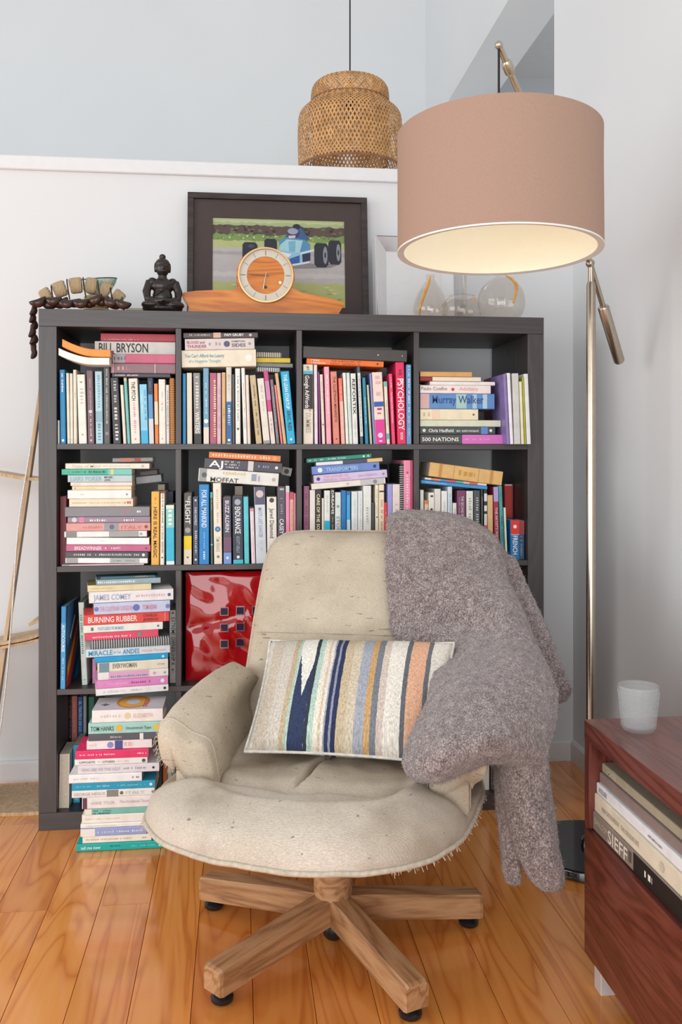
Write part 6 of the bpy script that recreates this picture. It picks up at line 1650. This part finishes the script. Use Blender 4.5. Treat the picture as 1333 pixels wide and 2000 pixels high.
mshell = Nodes('paua_shell')
v = mshell.coords()
mshell.color(mshell.ramp(mshell.noise(v, 38, 4, 0.6, 1.5), [(0.30, (0.62, 0.60, 0.46)), (0.45, (0.50, 0.58, 0.47)), (0.56, (0.12, 0.42, 0.38)), (0.66, (0.55, 0.60, 0.50)), (0.8, (0.30, 0.22, 0.16))]))
mshell.set(Roughness=0.25, Coat_Weight=0.4)
b = MB()
rings = []
for i in range(12):
    t = i / 11
    f = 0.35 + 0.65 * math.sin(t * math.pi / 2)
    rings.append([(0.056 * f * math.cos(a) * (1 + 0.05 * math.cos(2 * a)), 0.036 * f * math.sin(a), 0.046 * t ** 1.1 + 0.006 * math.cos(a - 0.4) * t) for a in [2 * math.pi * k / 36 for k in range(36)]])
inn = [[(x * 0.955, y * 0.945, z + 0.0016) for x, y, z in r] for r in reversed(rings)]
b.loft(rings + inn)
sh_o = b.build('shell_dish', mshell.m, smooth=60)
sh_o.location = (0.140, 0.150, TOP + 0.068)
tag(sh_o, 'upturned shell dish with mottled teal and cream sides behind the seed pod garland', 'dish')
lp = [Vector((x, y, z)) for x, y, z in rings[-1]]
q = MB()
q.tube(lp + lp[:2], 0.0016, 6, cap=False)
q.build('dish_rim', plain('dark_shell_rim', (0.05, 0.03, 0.02), 0.4), sh_o, smooth=True)
# small basket ring the dish stands on
rg = MB()
for kk in range(5):
    rr = 0.034 - 0.001 * kk
    rg.tube([(rr * math.cos(2 * math.pi * i / 28), 0.026 / 0.034 * rr * math.sin(2 * math.pi * i / 28), 0.007 + 0.0125 * kk) for i in range(30)], 0.0068, 8, cap=False)
rgo = rg.build('cane_ring_stand', mcane.m, smooth=True)
rgo.location = (0.138, 0.145, TOP)
tag(rgo, 'coiled cane ring holding the shell dish', 'stand')

cb = MB().box(0, 0.085, 0, 0.11, 0, 0.004).box(0.003, 0.087, 0.004, 0.112, 0.0042, 0.030, ch=0.002)
cbo = cb.build('paper_pad', plain('cream_paper_pad', (0.62, 0.55, 0.42), 0.85, var=0.08))
cbo.location = (0.225, 0.14, TOP)
tag(cbo, 'small cream paper pad between the garland and the figurine', 'paper')

# ------------------------------------------------------------------ silver box frame and blown glass
bf = tag(empty('box_frame', (1.018, 0.285, TOP)), 'deep silver edged box frame with white face, half hidden by the lamp shade', 'frame')
bf.rotation_euler = (R(-3), 0, R(3))
MB().box(0, 0.26, 0.0, 0.05, 0, 0.303, ch=0.001).build('box_body', plain('white_lacquered_box', (0.76, 0.76, 0.77), 0.3, var=0.02), bf)
for sgn, (ax, az, bx_, bz_) in enumerate(((0, 0, 0, 0.303), (0, 0.303, 0.26, 0.303), (0.26, 0.303, 0.26, 0), (0.26, 0, 0, 0))):
    ix, iz = (0.035 if ax < 0.1 else 0.225), (0.045 if az < 0.1 else 0.258)
    jx, jz = (0.035 if bx_ < 0.1 else 0.225), (0.045 if bz_ < 0.1 else 0.258)
    b = MB()
    vs = [(ax, -0.022, az), (bx_, -0.022, bz_), (jx, -0.002, jz), (ix, -0.002, iz)]
    b.add(vs + [(p[0], p[1] + 0.0015, p[2]) for p in vs], [(0, 1, 2, 3), (7, 6, 5, 4), (0, 4, 5, 1), (1, 5, 6, 2), (2, 6, 7, 3), (3, 7, 4, 0)])
    b.build('bevelled_edge', M['chrome'] if sgn == 1 else plain('satin_white_bevel_%d' % sgn, (0.70, 0.71, 0.72), 0.25, var=0.02), bf)
    MB().tube([(ax, -0.0222, az), (bx_, -0.0222, bz_)], 0.0016, 6).build('edge_bead', M['chrome'], bf)

mgl = clear_glass('blown_glass', (0.92, 0.885, 0.85), 0.02, 0.06)
mor = plain('amber_glass_trail', (0.75, 0.33, 0.02), 0.2, var=0.2, coat=0.5)
def vase(label, loc, prof, rot, trail, squash=1.0):
    b = MB()
    p = catmull([(r, z, 0) for r, z in prof], 5)
    outer = [(q.x, q.y) for q in p]
    inner = [(max(0.0005, r - 0.0022), z + (0.0025 if i < 3 else 0)) for i, (r, z) in enumerate(outer)]
    b.lathe(outer, 40)
    b.v = [(x, y * squash, z) for x, y, z in b.v]
    o = b.build('glass_vase', mgl, smooth=60)
    o.location, o.rotation_euler = loc, rot
    tag(o, label, 'vase', 'blown glass on the bookcase')
    pts, rr = [], []
    for i in range(len(outer)):
        t = i / (len(outer) - 1)
        if trail[2] <= t <= trail[3]:
            a = trail[0] + trail[1] * t
            r, z = outer[i]
            pts.append(((r + 0.0004) * math.cos(a), (r + 0.0004) * math.sin(a) * squash, z))
            rr.append(trail[4] * (0.5 + math.sin(math.pi * (t - trail[2]) / (trail[3] - trail[2]))))
    MB().tube(pts, rr, 8).build('amber_trail', mor, o, smooth=True)
    return o
vase('tear-shaped clear glass vase with an amber streak, leftmost of the glass', (1.182, 0.20, TOP), [(0.001, 0), (0.035, 0.002), (0.052, 0.03), (0.055, 0.06), (0.042, 0.10), (0.022, 0.132), (0.013, 0.150), (0.016, 0.162)], (0, 0, 0), (R(200), R(60), 0.25, 0.95, 0.0032))
vase('low squat clear glass bowl with amber threads, between two taller glass vases', (1.258, 0.095, TOP), [(0.001, 0), (0.045, 0.002), (0.062, 0.02), (0.062, 0.048), (0.048, 0.066), (0.036, 0.073), (0.040, 0.078)], (0, 0, 0), (R(230), R(120), 0.45, 0.98, 0.0015))
vase('round clear glass vase with curling amber ribbon, rightmost of the glass', (1.408, 0.17, TOP), [(0.001, 0), (0.04, 0.002), (0.068, 0.035), (0.076, 0.075), (0.066, 0.115), (0.040, 0.142), (0.018, 0.155), (0.020, 0.163)], (0, 0, 0), (R(250), R(85), 0.35, 0.93, 0.0034))
vase('tall narrow necked glass bottle rising behind the squat bowl', (1.302, 0.235, TOP), [(0.001, 0), (0.026, 0.002), (0.032, 0.02), (0.028, 0.045), (0.012, 0.07), (0.0085, 0.11), (0.0085, 0.17), (0.011, 0.182)], (0, 0, 0), (R(240), R(40), 0.1, 0.35, 0.0015))

# ------------------------------------------------------------------ red patent bag
bag = tag(empty('red_bag', (0.57, 0.04, 0.4017)), 'glossy red patent bag with square metal eyelets in the third row', 'bag')
mred = Nodes('red_patent_vinyl')
mred.set(Roughness=0.10, Coat_Weight=0.8, Coat_Roughness=0.03)
mred.b.inputs['Base Color'].default_value = (0.46, 0.004, 0.010, 1)
N1, N2 = 40, 40
def bagp(u, w):
    x, z = (u - 0.5) * 0.318, 0.322 * w
    e = (max(0, 1 - abs(2 * u - 1) ** 4) * max(0, 1 - abs(2 * w - 1) ** 4)) ** 0.5
    y = -0.012 * e + 0.013 * noise.noise(Vector((u * 3.2, w * 3.0, 2.2))) * e + 0.007 * noise.noise(Vector((u * 7 + w * 3, w * 6, 5.1))) * e
    y += 0.010 * math.exp(-((w - 0.55 - 0.25 * (u - 0.3)) / 0.05) ** 2) * smooth01((0.6 - u) * 4) * e
    return (x, y + 0.022, z)
vs = [bagp(i / N1, j / N2) for j in range(N2 + 1) for i in range(N1 + 1)]
bk_ = [(x, 0.10 + 0.004 * math.sin(x * 30), z) for x, y, z in vs]
n_ = (N1 + 1)
fs = []
o_ = len(vs)
for j in range(N2):
    for i in range(N1):
        a = j * n_ + i
        fs += [(a, a + 1, a + n_ + 1, a + n_), (o_ + a, o_ + a + n_, o_ + a + n_ + 1, o_ + a + 1)]
for i in range(N1):
    for j in (0, N2):
        a = j * n_ + i
        fs.append((a, a + 1, o_ + a + 1, o_ + a))
for j in range(N2):
    for i in (0, N1):
        a = j * n_ + i
        fs.append((a, a + n_, o_ + a + n_, o_ + a))
MB().add(vs + bk_, fs).build('bag_body', mred.m, bag, smooth=50)
meye = plain('dark_eyelet_hole', (0.03, 0.012, 0.06), 0.15, coat=0.5)
for r in range(3):
    for c in range(3):
        u, w = 0.358 + 0.149 * c, 0.640 - 0.148 * r
        x, y, z = bagp(u, w)
        y -= 0.002
        h = 0.0125
        b = MB()
        for x0, x1, z0, z1 in ((-h, h, h - 0.0022, h), (-h, h, -h, -h + 0.0022), (-h, -h + 0.0022, -h + 0.0023, h - 0.0023), (h - 0.0022, h, -h + 0.0023, h - 0.0023)):
            b.box(x + x0, x + x1, y - 0.003, y + 0.004, z + z0, z + z1)
        e = b.build('eyelet', M['chrome'], bag)
        MB().box(x - h + 0.0024, x + h - 0.0024, y - 0.0005, y + 0.003, z - h + 0.0024, z + h - 0.0024).build('eyelet_hole', meye, e)

# ------------------------------------------------------------------ bent plywood stand by the left wall
ps = tag(empty('plywood_stand', (-0.2, 0.22, 0)), 'bent pale plywood stand with looped trays beside the bookcase', 'stand')
PO = Vector((-0.2, 0.22, 0))
def pp(b, name, mt=None, smooth=40):
    o = b.build(name, mt or M['ply'], ps, smooth=smooth)
    o.location = -PO
    return o
def sheet(pts, y0, y1, th):
    """ribbon of plywood: centre line in the x-z plane, swept in y"""
    pts = [Vector((p[0], 0, p[1])) for p in pts]
    up, dn = [], []
    for i, p in enumerate(pts):
        t = (pts[min(i + 1, len(pts) - 1)] - pts[max(i - 1, 0)]).normalized()
        n = Vector((-t.z, 0, t.x))
        up.append((p + n * th / 2))
        dn.append((p - n * th / 2))
    b = MB()
    b.prism([(p.x, p.z) for p in up] + [(p.x, p.z) for p in dn[::-1]], 'y', y0, y1)
    return b
pp(sheet([(-0.012, 1.44), (-0.043, 1.211), (-0.093, 0.84), (-0.149, 0.429), (-0.185, 0.16), (-0.205, 0.012)], 0.185, 0.215, 0.010), 'leaning_upright')
pp(sheet([(-0.5, 1.060), (-0.30, 1.035), (-0.157, 1.015), (-0.085, 1.002), (-0.045, 0.998), (-0.012, 1.001)], 0.17, 0.30, 0.010), 'tray')
c = catmull([(-0.5, 0, 0.455), (-0.30, 0, 0.475), (-0.157, 0, 0.500), (-0.085, 0, 0.512), (-0.046, 0, 0.522), (-0.022, 0, 0.536), (-0.013, 0, 0.552), (-0.020, 0, 0.566), (-0.040, 0, 0.566), (-0.065, 0, 0.556)], 4)
pp(sheet([(p.x, p.z) for p in c], 0.17, 0.30, 0.009), 'tray')
pp(sheet([(-0.5, 0.440), (-0.30, 0.462), (-0.157, 0.488), (-0.085, 0.500), (-0.012, 0.516)], 0.17, 0.30, 0.008), 'tray')
c = catmull([(-0.014, 0, 0.006), (-0.10, 0, 0.006), (-0.20, 0, 0.010), (-0.245, 0, 0.03), (-0.262, 0, 0.075), (-0.266, 0, 0.16), (-0.268, 0, 0.40)], 5)
pp(sheet([(p.x, p.z) for p in c], 0.115, 0.345, 0.011), 'base_sheet')
rope = MB().tube(catmull([(-0.058, 0.165, 1.10), (-0.093, 0.160, 0.86), (-0.110, 0.160, 0.62), (-0.128, 0.16, 0.40), (-0.150, 0.16, 0.22), (-0.172, 0.16, 0.12)], 8), 0.0024, 6).build('white_cord', plain('white_twisted_cord', (0.75, 0.74, 0.70), 0.8, var=0.2, scale=200), smooth=True)
tag(rope, 'thin white twisted cord hanging from the plywood stand', 'cord')

# ------------------------------------------------------------------ hobnail glass tumbler on the cabinet
CZ = 0.5362
b = MB()
b.lathe([(0.0, 0.0), (0.027, 0.0), (0.031, 0.004), (0.0345, 0.03), (0.0385, 0.075), (0.0395, 0.086), (0.0385, 0.0885), (0.0365, 0.0875), (0.0352, 0.074), (0.0315, 0.03), (0.0285, 0.010), (0.0, 0.009)], 48)
mh = Nodes('pressed_glass')
mh.b.inputs['Base Color'].default_value = (0.85, 0.87, 0.88, 1)
mh.set(Roughness=0.12)
tr = mh.n('BsdfTransparent')
tr.inputs['Color'].default_value = (0.95, 0.96, 0.96, 1)
mxs = mh.n('MixShader')
mxs.inputs['Fac'].default_value = 0.12
mh.l(tr.outputs[0], mxs.inputs[1])
mh.l(mh.b.outputs[0], mxs.inputs[2])
mh.l(mxs.outputs[0], mh.out.inputs['Surface'])
mhob = mh.m
cup = b.build('tealight_glass', mhob, smooth=50)
cup.location = (1.342, -0.968, CZ)
tag(cup, 'small clear hobnail glass tealight holder on the dark cabinet', 'candle holder')
hb = MB()
for r in range(15):
    z = 0.010 + 0.0048 * r
    rad = 0.0312 + (0.0385 - 0.0312) * (z - 0.006) / 0.07
    n = 44
    for k in range(n):
        a = 2 * math.pi * (k + 0.5 * (r % 2)) / n
        d = Vector((math.cos(a), math.sin(a), 0))
        s_ = Vector((-d.y, d.x, 0))
        p = d * rad + Vector((0, 0, z))
        e = 0.0021
        hb.add([p + s_ * e, p + Vector((0, 0, e)), p - s_ * e, p - Vector((0, 0, e)), p + d * 0.0016], [(0, 1, 4), (1, 2, 4), (2, 3, 4), (3, 0, 4)])
ho = hb.build('hobnails', mhob, cup, clean=False)
ho['kind'] = 'stuff'
